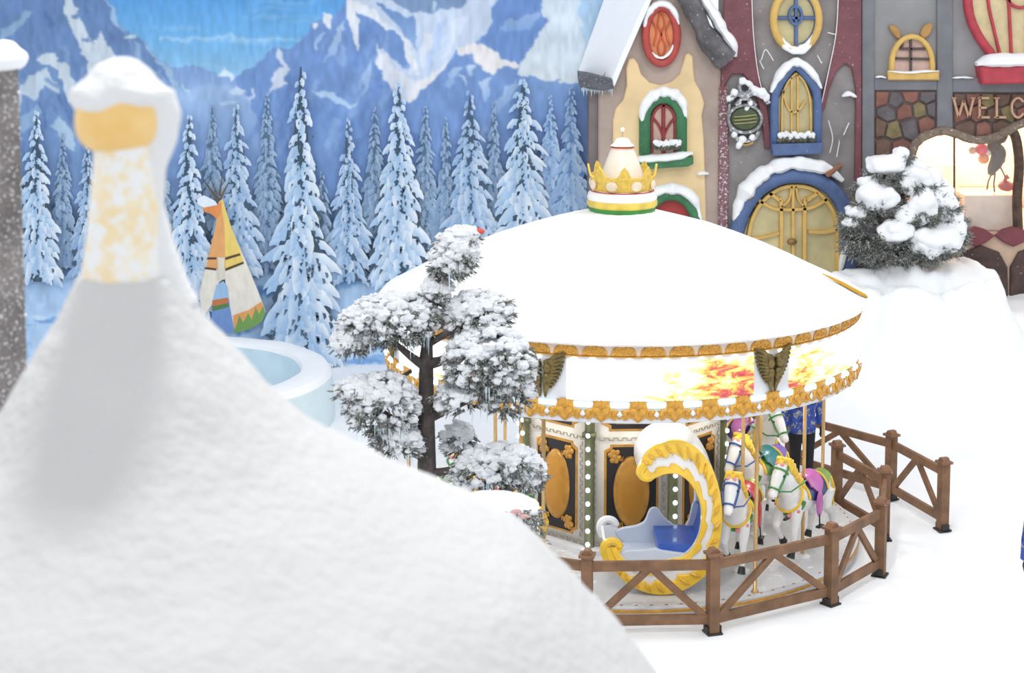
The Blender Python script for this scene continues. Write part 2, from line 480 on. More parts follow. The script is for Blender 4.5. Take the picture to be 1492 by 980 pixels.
for (pts, c, c2) in [
    ([(506, 5), (515, -60), (700, -60), (730, 5), (720, 32), (705, 55), (690, 66), (664, 72), (660, 80), (640, 102), (620, 125), (598, 151), (578, 140), (562, 112), (550, 86), (552, 70), (575, 85), (590, 104), (593, 100), (588, 50), (560, 35), (520, 15), (524, 45), (523, 76), (512, 50), (504, 25)], (186, 200, 220), (184, 200, 224)),
    ([(508, 5), (525, 6), (548, 18), (575, 42), (592, 48), (602, 75), (608, 106), (596, 106), (590, 80), (586, 48), (565, 40), (540, 27), (520, 15), (524, 45), (523, 76), (512, 50), (504, 25)], SW, SW),
    ([(546, 0), (560, 5), (590, 28), (602, 26), (606, 55), (609, 76), (600, 62), (590, 44), (575, 33)], (102, 134, 186), (138, 168, 208)),
    ([(556, -80), (560, -5), (578, 5), (600, 20), (625, 22), (655, 15), (690, -5), (700, -80)], (104, 132, 168), (122, 146, 182)),
    ([(628, 20), (635, 0), (640, 0), (634, 20)], (166, 188, 210), None),
    ([(551, 56), (554, 76), (565, 82), (575, 100), (592, 107), (604, 118), (645, 92), (610, 138), (598, 151), (578, 140), (563, 112), (549, 88)], SW, (202, 210, 224)),
    ([(602, 122), (640, 98), (655, 84), (660, 80), (640, 104), (620, 126), (598, 150), (592, 148)], (214, 216, 222), None),
    ([(616, 45), (632, 48), (622, 80), (610, 100), (612, 70)], (202, 210, 224), None), ([(640, 30), (655, 28), (630, 90), (618, 104)], (172, 190, 220), None), ([(660, 30), (690, 20), (650, 80), (640, 90)], (196, 208, 226), None),
    ([(472, 19), (486, 22), (483, 40), (478, 42), (474, 30)], SW, None), ([(456, 36), (463, 30), (460, 42), (455, 44)], SW, None), ([(463, 45), (470, 44), (466, 66), (460, 70)], (154, 182, 216), None),
    ([(503, 26), (500, 60), (490, 76), (470, 90), (486, 62)], (172, 194, 222), (138, 168, 208)), ([(542, 84), (541, 110), (535, 130), (525, 150), (530, 108)], (158, 184, 216), (136, 166, 208)),
    ([(455, 136), (470, 132), (490, 139), (508, 150), (525, 152), (505, 157), (486, 150), (470, 143)], (168, 194, 222), None),
    ([(735, -80), (780, -80), (782, 2), (790, 15), (793, 32), (790, 45), (775, 60), (762, 85), (757, 94), (735, 82), (717, 70), (697, 65), (712, 40), (722, 12)], (100, 132, 186), (108, 140, 194)),
    ([(756, 26), (785, 14), (788, 20), (772, 45), (740, 46), (728, 42), (744, 25)], (146, 172, 210), (122, 154, 202)),
    ([(776, -80), (960, -80), (960, 140), (850, 124), (810, 119), (785, 115), (768, 110), (757, 108), (755, 98), (765, 80), (778, 62), (790, 50), (793, 32), (788, 12)], (186, 204, 222), (206, 216, 224)),
    ([(838, -80), (930, -80), (872, 40), (852, 72), (846, 40)], (146, 180, 214), (172, 198, 220)),
    ([(664, 79), (672, 82), (688, 88), (705, 100), (715, 108), (730, 100), (757, 100), (758, 110), (725, 142), (714, 150), (700, 200), (640, 215), (596, 190), (597, 152), (622, 126), (640, 105)], (110, 140, 190), (120, 152, 204)),
    ([(664, 71), (685, 65), (715, 70), (735, 85), (757, 95), (752, 101), (732, 99), (715, 107), (705, 99), (688, 82), (668, 77)], (216, 215, 218), None),
    ([(655, 102), (673, 92), (658, 125), (646, 128)], (166, 190, 220), (130, 160, 206)), ([(678, 95), (694, 94), (690, 116), (684, 108)], (184, 202, 224), (140, 168, 210)), ([(668, 108), (680, 114), (678, 124), (672, 116)], (178, 198, 222), None), ([(698, 118), (714, 112), (712, 140), (704, 152)], (174, 196, 222), (134, 164, 210)),
    ([(760, 112), (786, 116), (840, 122), (960, 126), (960, 240), (720, 240), (722, 145)], (126, 158, 206), (108, 138, 190)),
    ([(722, 146), (755, 116), (740, 150), (716, 176)], (158, 186, 220), (132, 162, 208))]:
    dab(pts, c, c2, 1)
dab([(-400, 300), (960, 290), (960, 420), (-400, 420)], (92, 116, 150), (88, 110, 140), 9, 0.75)
dab([(-330, 405), (80, 398), (200, 405), (330, 396), (480, 400), (640, 395), (960, 400), (960, 620), (-330, 620)], (160, 190, 224), (196, 216, 236), 3)
for k in range(90):
    x = rng.uniform(-120, 580); y = rng.uniform(404, 560); l = rng.uniform(30, 110)
    c = [(110, 156, 208), (142, 182, 222), (206, 222, 240), (92, 140, 200), (160, 192, 228)][rng.randint(5)]
    dab([(x, y), (x + l * 0.5, y - 4), (x + l, y + 1), (x + l * 0.6, y + 6)], c, None, 1, 0.7)
canvas *= 1.04 * (1 + 0.09 * vnoise(gx / 5, gy / 14, 7) + 0.08 * vnoise(gx / 22, gy / 30, 8))[..., None]
cl = np.clip(canvas / 255.0, 0, 1); cl = np.where(cl <= 0.04045, cl / 12.92, ((cl + 0.055) / 1.055) ** 2.4)
me = bpy.data.meshes.new('painted_landscape')
ux = (gx - PPX) / FPX; uu = -(gy - PPY) / FPX; tt = (WY) / (cos(PITCH) + uu * sin(PITCH))
co = np.stack([ux * tt, np.full(gx.shape, WY - 0.012), CAMH + (-sin(PITCH) + uu * cos(PITCH)) * tt], -1).reshape(-1, 3).astype(np.float32)
ii = np.arange(GW * GH).reshape(GH, GW)
fc = np.stack([ii[:-1, :-1], ii[1:, :-1], ii[1:, 1:], ii[:-1, 1:]], -1).reshape(-1, 4).astype(np.int32)
me.vertices.add(len(co)); me.vertices.foreach_set('co', co.ravel())
me.loops.add(fc.size); me.loops.foreach_set('vertex_index', fc.ravel())
me.polygons.add(len(fc)); me.polygons.foreach_set('loop_start', np.arange(0, fc.size, 4, dtype=np.int32))
me.update(calc_edges=True); me.validate()
at = me.color_attributes.new('pigment', 'FLOAT_COLOR', 'POINT')
at.data.foreach_set('color', np.concatenate([cl.reshape(-1, 3), np.ones((GW * GH, 1))], 1).astype(np.float32).ravel())
me.materials.append(PAINT_SKY)
link('painted_landscape', me, wall)

def painted_tree(x, top, bot, w, tone, off, seed):
    """spruce painted in tiers of drooping snowy boughs over a dark silhouette"""
    rnd = random.Random(seed); t = Paint(); h = bot - top
    fade, dark, lite, blue = tone
    sc = min(1.25, max(0.62, w / 52)); pit = 10.5 * sc
    n = max(9, int(h / pit))
    def hw(s): return w * (0.03 + 0.97 * s ** 0.82)
    L = []; R = []
    for i in range(n * 2 + 1):
        s = i / (n * 2); k = rnd.uniform(0.62, 0.9) * (0.55 + 0.45 * sstep(0.15, 0.6, s))
        L.append((x - hw(s) * k, top + s * h)); R.append((x + hw(s) * k, top + s * h))
    for i in range(len(L) - 1):
        t.add([wpt(*L[i], off), wpt(*R[i], off), wpt(*R[i + 1], off), wpt(*L[i + 1], off)], [(0, 1, 2, 3)], [lin(dark)] * 4)
    lay = 0
    for i in range(n, 0, -1):
        s = i / n; W = hw(s) * rnd.uniform(0.88, 1.12); y = top + s * h - pit * 1.3
        k = max(2, int(1.8 + W / (9.5 * sc)))
        for j in range(k):
            u = -1 + 2 * (j + rnd.uniform(0.1, 0.9)) / k
            if rnd.random() < 0.05 + 0.10 * s: continue
            yj = y + rnd.uniform(-0.4, 0.4) * pit
            ex = x + u * W * rnd.uniform(0.95, 1.22); ey = yj + (5 + 13 * s) * sc * rnd.uniform(0.8, 1.5) + 3 * abs(u) * s
            bx = x + u * W * rnd.uniform(0.25, 0.45); by = yj - (3 + 9 * s) * sc * rnd.uniform(0.5, 1.0)
            d = Vector((ex - bx, ey - by)); ln = max(1e-3, d.length); d /= ln; nn = Vector((-d.y, d.x))
            if nn.y > 0: nn = -nn                      # nn points to the upper side
            wd = min(ln * 0.5, (2.6 + 6.2 * s) * sc * rnd.uniform(0.75, 1.35))
            b = Vector((bx, by))
            pts = [b, b + d * ln * 0.28 + nn * wd * 0.95, b + d * ln * 0.68 + nn * wd * 0.8, b + d * ln * 0.9 + nn * wd * 0.45, Vector((ex, ey)), b + d * ln * 0.8 - nn * wd * 0.3, b + d * ln * 0.72 - nn * wd * 0.8, b + d * ln * 0.52 - nn * wd * 0.35, b + d * ln * 0.38 - nn * wd * 0.85, b + d * ln * 0.2 - nn * wd * 0.3]
            br = 0.5 + 0.30 * u + rnd.uniform(-0.35, 0.3)
            ct = mixc(blue, lite, min(1, max(0, br + 0.22))); cb = mixc(blue, lite, min(1, max(0, br - 0.45)))
            cols = [lin(cb), lin(ct), lin(ct), lin(ct), lin(ct)] + [lin(cb)] * 5
            o = off + 0.0004 + (lay * 3 + j % 3) * 0.00004
            t.add([wpt(p.x, p.y, o) for p in pts], [tuple(range(10))], cols)
        lay += 1
    # dark needle dashes between the boughs
    for i in range(int(h * w / 300)):
        s = rnd.uniform(0.08, 0.98); u = rnd.uniform(-0.75, 0.75); W = hw(s); px = x + u * W; py = top + s * h
        l = (2 + 6 * s) * sc; c = lin(mixc(dark, blue, rnd.uniform(0, 0.35)))
        q = off + 0.0052
        t.add([wpt(px, py, q), wpt(px + l * 0.55, py + l * 0.15, q), wpt(px + l * (0.6 * u + 0.35), py + l * 0.8, q), wpt(px + l * (0.5 * u), py + l * 1.2, q)], [(0, 1, 2, 3)], [c] * 4)
    return t.build('painted_tree', PAINT, wall, False, True)
T_FAR = (0, (88, 112, 138), (170, 192, 216), (122, 150, 186))
T_MID = (0, (76, 96, 118), (206, 220, 235), (138, 170, 208))
T_NEAR = (0, (70, 88, 106), (228, 236, 244), (156, 188, 222))
T_FAINT = (0, (108, 142, 188), (190, 210, 234), (142, 176, 218))
trees = [(310, 155, 330, 26, T_FAR), (92, 197, 390, 28, T_FAR), (390, 140, 392, 34, T_FAR), (546, 160, 345, 28, T_FAR), (620, 155, 372, 30, T_FAR), (650, 172, 345, 20, T_FAR), (720, 150, 345, 26, T_FAR), (240, 230, 392, 26, T_FAR), (160, 230, 390, 28, T_FAR), (470, 250, 400, 30, T_FAR),
    (802, 140, 310, 28, T_FAINT), (832, 128, 330, 36, T_FAINT), (130, 205, 400, 30, T_MID), (508, 174, 408, 40, T_MID), (346, 158, 402, 46, T_MID), (685, 138, 350, 44, T_MID), (10, 150, 400, 40, T_MID), (-60, 120, 410, 52, T_MID),
    (56, 165, 408, 44, T_NEAR), (278, 172, 452, 48, T_NEAR), (762, 114, 352, 54, T_NEAR), (582, 125, 408, 56, T_NEAR), (440, 96, 530, 66, T_NEAR), (-150, 90, 470, 64, T_NEAR)]
for k, (x, a, b, w, tone) in enumerate(trees):
    painted_tree(x, a, b, w, tone, 0.044 + k * 0.0058, k)
# painted teepee
pt = Paint(); o = 0.19
for (pts, c) in [
    ([(321, 292), (316, 330), (306, 372), (300, 395), (293, 425), (298, 460), (312, 440), (322, 408), (330, 402), (336, 440), (344, 482), (366, 476), (384, 465), (389, 450), (378, 420), (358, 372), (340, 330), (326, 288)], (232, 226, 214)),
    ([(321, 292), (316, 330), (306, 372), (303, 388), (328, 390), (357, 378), (352, 360), (340, 330), (326, 288)], (226, 168, 112)),
    ([(324, 290), (330, 330), (331, 388), (357, 378), (352, 360), (340, 330), (327, 288)], (234, 206, 118)),
    ([(297, 299), (320, 296), (326, 292), (324, 310), (318, 316), (310, 309), (301, 306)], (226, 146, 88)),
    ([(320, 412), (312, 440), (311, 470), (316, 480), (345, 482), (338, 446), (334, 414), (328, 406)], (120, 152, 206)),
    ([(318, 412), (328, 406), (334, 414), (336, 432), (312, 436)], (158, 192, 226)),
    ([(312, 434), (335, 430), (336, 444), (312, 450)], (198, 124, 84)),
    ([(312, 443), (335, 438), (336, 444), (312, 450)], (92, 132, 84)),
    ([(342, 456), (365, 448), (383, 436), (388, 448), (384, 465), (366, 476), (344, 482)], (228, 164, 104)),
    ([(343, 478), (347, 470), (351, 456), (357, 466), (364, 452), (369, 462), (375, 444), (380, 454), (385, 442), (389, 452), (384, 465), (366, 476), (344, 482)], (120, 160, 92)),
    ([(305, 372), (318, 372), (318, 375), (304, 375)], (92, 70, 60)), ([(331, 372), (352, 366), (353, 369), (331, 376)], (96, 78, 60)),
    ([(302, 386), (318, 388), (318, 391), (301, 389)], (92, 70, 60)), ([(331, 388), (357, 378), (358, 381), (331, 392)], (96, 78, 60)),
    ([(320, 372), (330, 372), (330, 404), (320, 405)], (222, 216, 200)),
    ([(318, 280), (308, 256), (309, 256), (321, 282)], (96, 86, 70)), ([(321, 282), (326, 255), (327, 255), (324, 284)], (96, 86, 70)), ([(323, 284), (336, 262), (337, 263), (326, 286)], (110, 100, 80)), ([(320, 292), (300, 262), (301, 261), (323, 288)], (96, 86, 70)),
    ([(290, 288), (300, 282), (316, 290), (320, 296), (300, 300), (292, 296)], (224, 234, 246))]:
    pt.poly(pts, c, o); o += 0.0005
pt.build('painted_teepee', PAINT, wall, False, True)
# ------------------------------------------------------------------ the carousel
CX, CY = 1.36, 21.0
car = thing('carousel', 'round carousel with snow-white conical roof, gold crown and lit picture band', 'carousel', (CX, CY, 0))
def pol(r, deg, z=0.0):
    a = radians(deg); return Vector((r * sin(a), -r * cos(a), z))
def curved(mb, out, r, thick, bev=0.0, deg=0.0):
    """prism wrapped on the drum of radius r: outline x runs along the arc"""
    def T(x, y, z):
        a = radians(deg) + x / r; rr = r - y
        return (rr * sin(a), -rr * cos(a), z)
    return mb.prism(out, -thick, 0.0, bev, T)
def ring_copies(name, me, parent, degs, r=0.0, z=0.0):
    for d in degs:
        p = pol(r, d, z) if r else Vector((0, 0, z))
        link(name, me, parent, p, (0, 0, radians(d)))
CLOTH = mat('snowy_canvas', (246, 246, 246), 0.7, var=0.012, vscale=1.5, bump=0.06, bscale=6)
GREYWHITE = mat('white_panel_paint', (222, 224, 228), 0.4, var=0.03)
BRONZE = mat('bronze_gilt', (134, 116, 66), 0.4, metal=0.4, var=0.25, vscale=22, bump=0.3, bscale=50)
# roof with sixteen softly pulled canvas sections
prof = [(0.2, 4.16), (0.43, 4.11), (0.8, 4.02), (1.2, 3.90), (1.6, 3.76), (2.0, 3.60), (2.4, 3.42), (2.7, 3.275), (2.9, 3.165), (2.985, 3.12), (3.0, 3.10), (2.97, 3.085), (2.9, 3.085)]
def wob(t, r, z):
    return (r, z - 0.02 * abs(sin(t * 8)) ** 0.7 * min(1, r / 2.2) * (1 if r < 2.95 else 0.3) + 0.012 * noise.noise(Vector((r * 2 * sin(t), r * 2 * cos(t), 0))))
MB().lathe(prof, 128, wob=wob).build('roof', CLOTH, car, sharp=50)
m = MB(); rib = [(2.45, 3.405), (2.55, 3.36), (2.7, 3.285), (2.85, 3.205), (2.96, 3.15), (2.99, 3.125)]
m.tube([pol(r, 79.0 + 0.8 * i / 5, z) for i, (r, z) in enumerate(rib)], [(0.008, 0.006), (0.02, 0.014), (0.04, 0.022), (0.045, 0.022), (0.035, 0.02), (0.015, 0.012)], 8)
m.build('bare_roof_rib', mat('ochre_gilt', (206, 158, 34), 0.5), car, label='gold roof rib bare of snow at the right edge')
# crown
crown = link('crown', MB().lathe([(0.0, 4.36), (0.30, 4.36), (0.385, 4.33), (0.42, 4.30), (0.435, 4.25), (0.425, 4.215)], 40).mesh('crown', mat('crown_white', (242, 240, 234), 0.35, var=0.02), True), car)
crown.location = (0, 0, 0.035)
crown['label'] = 'white and gold crown finial on the roof top'
MB().lathe([(0.428, 4.22), (0.438, 4.185), (0.432, 4.15), (0.41, 4.13)], 40).build('yellow_band', mat('crown_yellow', (236, 208, 92), 0.35), crown)
MB().lathe([(0.408, 4.132), (0.415, 4.10), (0.395, 4.065), (0.33, 4.05)], 40).build('green_band', mat('crown_green', (58, 146, 62), 0.4), crown)
MB().lathe([(0.386, 4.338), (0.397, 4.331), (0.386, 4.320), (0.378, 4.33), (0.386, 4.338)], 40).build('red_line', mat('crown_red', (186, 62, 92), 0.4), crown)
CG = mat('crown_gold', (232, 196, 84), 0.35, metal=0.1, var=0.12, vscale=20)
m = MB()
NP = 8
for k in range(NP):
    out = []
    w = 2 * pi * 0.375 / NP
    for (u, z) in [(-0.5, 4.34), (0.5, 4.34), (0.5, 4.50), (0.42, 4.53), (0.30, 4.52), (0.20, 4.56), (0.14, 4.61), (0.0, 4.66), (-0.14, 4.61), (-0.20, 4.56), (-0.30, 4.52), (-0.42, 4.53), (-0.5, 4.50)]:
        out.append((u * w, z))
    def T(x, y, z, k=k):
        a = 2 * pi * k / NP + x / 0.375; rr = 0.36 - y + (z - 4.34) * 0.16
        return (rr * sin(a), -rr * cos(a), z)
    m.prism(out, -0.025, 0.0, 0.006, T)
m.build('crown_wall', CG, crown)
for k in range(NP):
    m = MB(); m.ball(pol(0.398, 360 / NP * (k + 0.5), 4.42), (0.075, 0.03, 0.062), 12, 8, R=Matrix.Rotation(2 * pi / NP * (k + 0.5), 3, 'Z')); m.build('pearl', mat('crown_pearl', (240, 222, 196), 0.3), crown)
MB().lathe([(0.31, 4.36), (0.27, 4.50), (0.20, 4.70), (0.135, 4.86), (0.0, 4.87)], 24).build('cone', mat('crown_cone', (240, 230, 214), 0.4, var=0.04), crown)
MB().lathe([(0.12, 4.84), (0.155, 4.865), (0.12, 4.885)], 24).build('cap_rim', mat('crown_cap', (212, 108, 78), 0.4), crown)
MB().lathe([(0.15, 4.88), (0.105, 4.915), (0.07, 4.97), (0.0, 4.985)], 24).build('cap', SNOW, crown)
MB().tube([(0, 0, 4.97), (0, 0, 5.06)], 0.008, 6).build('rod', BRASS, crown)
MB().ball((0, 0, 5.08), 0.028).build('ball', WHITE, crown)
# drum
MB().lathe([(2.90, 3.09), (2.905, 2.95), (2.90, 2.47), (2.905, 2.22), (2.86, 2.20), (2.82, 2.24), (2.80, 3.05)], 96).build('fascia', GREYWHITE, car, sharp=40)
MB().lathe([(0.0, 2.30), (2.84, 2.30), (2.84, 2.26), (0.0, 2.26)], 64).build('canopy_ceiling', mat('ceiling_white', (226, 226, 226), 0.5), car)
MB().lathe([(2.905, 3.085), (2.93, 3.08), (2.93, 3.062), (2.905, 3.06)], 96).build('top_moulding', WHITE, car)
MB().lathe([(2.905, 2.955), (2.925, 2.95), (2.925, 2.938), (2.905, 2.935)], 96).build('gold_moulding', GOLD, car)
# arched medallions in the upper band
NM = 58; wM = 2 * pi * 2.91 / NM
mm = MB(); h0, h1 = 2.957, 3.074
out = [(-0.43 * wM, h0), (0.43 * wM, h0)] + [(0.43 * wM * cos(radians(a)), h0 + 0.03 + (h1 - h0 - 0.03) * sin(radians(a))) for a in range(0, 181, 18)]
curved(mm, out, 2.907, 0.022, 0.007)
for (x, z, r) in ((0, 3.03, 0.014), (-0.05, 3.0, 0.016), (0.05, 3.0, 0.016), (0.0, 2.985, 0.013), (-0.09, 2.985, 0.012), (0.09, 2.985, 0.012)):
    mm.ball((x, -2.932, z), (r * 1.5, 0.008, r), 7, 5)
medal = mm.mesh('medallion', mat('medallion_gold', (232, 170, 66), 0.45, var=0.2, vscale=30, bump=0.5, bscale=60))
ring_copies('medallion', medal, car, [360 / NM * (k + 0.5) for k in range(NM)])
MB().lathe([(2.908, 3.06), (2.912, 3.05), (2.912, 2.965), (2.908, 2.955)], 96).build('upper_band', mat('pale_pink_paint', (236, 214, 196), 0.5), car)
# lower gilded trim: heart under a small crown, fleur between
NU = 46; wU = 2 * pi * 2.91 / NU
def mir(pts): return pts + [(-x, z) for x, z in reversed(pts)]
mm = MB()
right = [(0.0, 2.225), (0.05, 2.262), (0.09, 2.285), (0.11, 2.262), (0.15, 2.25), (0.175, 2.275), (0.199, 2.262), (0.199, 2.335), (0.175, 2.362), (0.14, 2.372), (0.115, 2.36), (0.10, 2.40), (0.085, 2.425), (0.092, 2.46), (0.06, 2.452), (0.045, 2.475), (0.02, 2.462), (0.0, 2.478)]
k_ = wU / 0.398
curved(mm, [(x * k_, z) for x, z in right] + [(-x * k_, z) for x, z in reversed(right[1:-1])], 2.907, 0.02, 0.005)
for sx in (-1, 1):
    mm.ball((sx * 0.045, -2.93, 2.35), (0.045, 0.012, 0.04), 9, 6); mm.ball((sx * 0.14, -2.928, 2.32), (0.03, 0.012, 0.035), 8, 6)
mm.ball((0, -2.93, 2.31), (0.05, 0.012, 0.05), 9, 6)
trim = mm.mesh('gilded_trim', mat('trim_gold', (226, 166, 62), 0.45, var=0.16, vscale=24, bump=0.4, bscale=50))
ring_copies('gilded_trim', trim, car, [360 / NU * k for k in range(NU)])
mm = MB(); curved(mm, [(-0.035, 2.315), (0, 2.285), (0.035, 2.315), (0, 2.36)], 2.93, 0.006)
lily = mm.mesh('white_lily', WHITE)
ring_copies('white_lily', lily, car, [360 / NU * (k + 0.5) for k in range(NU)])
mm = MB(); curved(mm, [(-0.105, 2.385), (0.105, 2.385), (0.105, 2.445), (-0.105, 2.445)], 2.907, 0.012, 0.004)
lbox = mm.mesh('light_strip', glow('pale_cyan_glow', (196, 234, 246), 0.75))
ring_copies('light_strip', lbox, car, [360 / NU * (k + 0.5) for k in range(NU)])
bulb = MB().ball((0, 0, 0), 0.026, 8, 6).mesh('light_bulb', BULB)
for k in range(NU):
    for s in (-1.1, 1.1): link('light_bulb', bulb, car, pol(2.925, 360 / NU * (k + 0.5) + s, 2.415))
for k in range(92): link('light_bulb', bulb, car, pol(2.915, 360 / 92 * (k + 0.5), 2.915), scale=(0.85, 0.85, 0.85))
# backlit picture panels between winged ornaments
def picture_material(name, green, flip):
    m = bpy.data.materials.new(name); m.use_nodes = True
    nt = m.node_tree; N = nt.nodes; L = nt.links; b = N['Principled BSDF']
    uv = N.new('ShaderNodeUVMap')
    sx = N.new('ShaderNodeSeparateXYZ'); L.new(uv.outputs['UV'], sx.inputs[0])
    mp = N.new('ShaderNodeMapping'); mp.inputs['Scale'].default_value = (5.5, 3.2, 1); mp.inputs['Rotation'].default_value = (0, 0, 0.25)
    mp.inputs['Location'].default_value = (3.1 if not flip else 9.4, 1.7, 0)
    L.new(uv.outputs['UV'], mp.inputs['Vector'])
    nz = N.new('ShaderNodeTexNoise'); nz.inputs['Scale'].default_value = 1.3; nz.inputs['Detail'].default_value = 8; nz.inputs['Roughness'].default_value = 0.68
    nz.inputs['Distortion'].default_value = 0.9
    L.new(mp.outputs['Vector'], nz.inputs['Vector'])
    g = N.new('ShaderNodeMapRange'); g.inputs['From Min'].default_value = 0.20 if not flip else 0.80; g.inputs['From Max'].default_value = 0.80 if not flip else -0.1
    g.inputs['To Min'].default_value = 0.30; g.inputs['To Max'].default_value = -0.07
    L.new(sx.outputs['X'], g.inputs['Value'])
    h = N.new('ShaderNodeMapRange'); h.inputs['From Min'].default_value = 0; h.inputs['From Max'].default_value = 1; h.inputs['To Min'].default_value = -0.07; h.inputs['To Max'].default_value = 0.06
    L.new(sx.outputs['Y'], h.inputs['Value'])
    ad = N.new('ShaderNodeMath'); ad.operation = 'ADD'; L.new(nz.outputs['Fac'], ad.inputs[0]); L.new(g.outputs['Result'], ad.inputs[1])
    a2 = N.new('ShaderNodeMath'); a2.operation = 'ADD'; L.new(ad.outputs[0], a2.inputs[0]); L.new(h.outputs['Result'], a2.inputs[1])
    r = N.new('ShaderNodeValToRGB'); el = r.color_ramp.elements
    cols = [(0.27, (176, 44, 60)), (0.36, (214, 84, 70)), (0.42, (250, 190, 70)), (0.47, (255, 236, 130) if not green else (214, 240, 120)), (0.53, (255, 246, 190)), (0.60, (255, 255, 255))]
    el[0].position = cols[0][0]; el[0].color = lin(cols[0][1]); el[1].position = cols[-1][0]; el[1].color = lin(cols[-1][1])
    for p, c in cols[1:-1]:
        e = el.new(p); e.color = lin(c)
    L.new(a2.outputs[0], r.inputs['Fac'])
    L.new(r.outputs['Color'], b.inputs['Emission Color']); b.inputs['Emission Strength'].default_value = 1.05
    b.inputs['Base Color'].default_value = (0.05, 0.05, 0.05, 1)
    return m
PIC1 = picture_material('backlit_autumn_print', False, False); PIC2 = picture_material('backlit_garden_print', True, True)
WD = 360 / 7
def panel_mesh(name, m, wd):
    me = bpy.data.meshes.new(name); vs = []; fs = []; uv = []; n = 24
    a0, a1 = radians(-wd / 2 + 5.2), radians(wd / 2 - 5.0)
    for zi, z in enumerate((2.465, 2.90)):
        for k in range(n + 1):
            a = a0 + (a1 - a0) * k / n
            for r in (2.925, 2.895): vs.append((r * sin(a), -r * cos(a), z))
    q = 2 * (n + 1)
    for k in range(n):
        i = 2 * k
        fs += [(i, i + 2, q + i + 2, q + i), (i + 1, q + i + 1, q + i + 3, i + 3), (q + i, q + i + 2, q + i + 3, q + i + 1), (i, i + 1, i + 3, i + 2)]
    fs += [(0, q, q + 1, 1), (2 * n, 2 * n + 1, q + 2 * n + 1, q + 2 * n)]
    me.from_pydata(vs, [], fs); me.materials.append(m)
    ul = me.uv_layers.new(name='UVMap')
    for l in me.loops:
        v = l.vertex_index; k = (v % q) // 2
        ul.data[l.index].uv = (k / n, 1.0 if v >= q else 0.0)
    return me
W0 = 31.0
WINGS = [-20.5, 31.0, 97.0, 139.0, 186.0, 237.0, 288.0, 339.5]
for k in range(7): link('picture_panel', panel_mesh('picture_panel', PIC1 if k % 2 == 0 else PIC2, WINGS[k + 1] - WINGS[k]), car, (0, 0, 0), (0, 0, radians((WINGS[k] + WINGS[k + 1]) / 2)))
# winged ornament: two feathered wings meeting over a pair of tapering legs
mm = MB()
for s in (-1, 1):
    for i in range(11):
        t = i / 10
        c = Vector((s * 0.02, -2.93, 2.83 - 0.27 * t)); L_ = 0.25 * (1 - t) ** 0.75 + 0.035
        a = radians(32 - 40 * t); d = Vector((s * cos(a), 0, sin(a))); e = c + d * L_
        e.y = -2.905
        mm.tube([c, c + d * L_ * 0.5 + Vector((0, -0.03, 0.018)), e + Vector((0, -0.015, 0.0))], [(0.012, 0.022), (0.022, 0.028), (0.010, 0.014)], 7, up=(-d.z, 0, d.x))
    mm.ball((s * 0.085, -2.955, 2.865), (0.075, 0.035, 0.04), 10, 7); mm.ball((s * 0.06, -2.965, 2.80), (0.05, 0.04, 0.06), 10, 7); mm.ball((s * 0.05, -2.96, 2.69), (0.045, 0.035, 0.06), 10, 7)
    mm.tube([(s * 0.035, -2.94, 2.68), (s * 0.05, -2.95, 2.60), (s * 0.032, -2.94, 2.54), (s * 0.03, -2.93, 2.475)], [0.03, 0.036, 0.024, 0.012], 8)
wing = mm.mesh('winged_ornament', BRONZE)
ring_copies('winged_ornament', wing, car, WINGS[:7])
# fill lamps added under the canopy to brighten the ride's interior
for k in range(8):
    p_ = pol(2.15, 45 * k + 6, 2.24)
    lp = link('canopy_fill', MB().lathe([(0.0, -0.03), (0.05, -0.025), (0.06, 0.0), (0.05, 0.02)], 12).mesh('canopy_fill', glow('fill_glow', (255, 244, 224), 4.0)), car, p_)
    d = bpy.data.lights.new('canopy_fill_light', 'POINT'); d.energy = 14; d.color = (1, 0.95, 0.86); d.shadow_soft_size = 0.08
    o = bpy.data.objects.new('canopy_fill_light', d); COL.objects.link(o); o.parent = lp; o.location = (0, 0, -0.14)
# platform
MB().lathe([(0.0, 0.18), (2.86, 0.18), (2.93, 0.178), (2.95, 0.165), (2.95, 0.10), (2.92, 0.09), (2.92, 0.0)], 96).build('platform', mat('grey_deck', (212, 213, 216), 0.6, var=0.05, vscale=3, frost=0.35, fscale=9), car, sharp=40)
MB().lathe([(2.952, 0.15), (2.962, 0.145), (2.962, 0.118), (2.952, 0.113)], 96).build('platform_trim', GOLD, car)
mm = MB(); curved(mm, [(-0.03, 0.0), (0.03, 0.0), (0.0, 0.02)], 2.952, 0.008)
for k in range(3): mm.ball((0, -2.9 + 0.035 * k, 0.04), 0.004, 5, 4)
dot = MB().ball((0, -2.885, 0.182), (0.022, 0.012, 0.004), 7, 4).mesh('deck_dot', mat('deck_red_dot', (196, 120, 130), 0.5))
ring_copies('deck_dot', dot, car, [360 / 110 * k for k in range(110)])
# edge poles
polem = MB().tube([(0, 0, 0.16), (0, 0, 2.3)], 0.022, 10)
polem.lathe([(0.0, 0.22), (0.03, 0.215), (0.045, 0.19), (0.05, 0.17)], 12)
polem = polem.mesh('pole', BRASS)
for d in (28.5, -21.0, -66.0, -114.0, -149.0, 107.5, 150.0): link('pole', polem, car, pol(2.83, d))
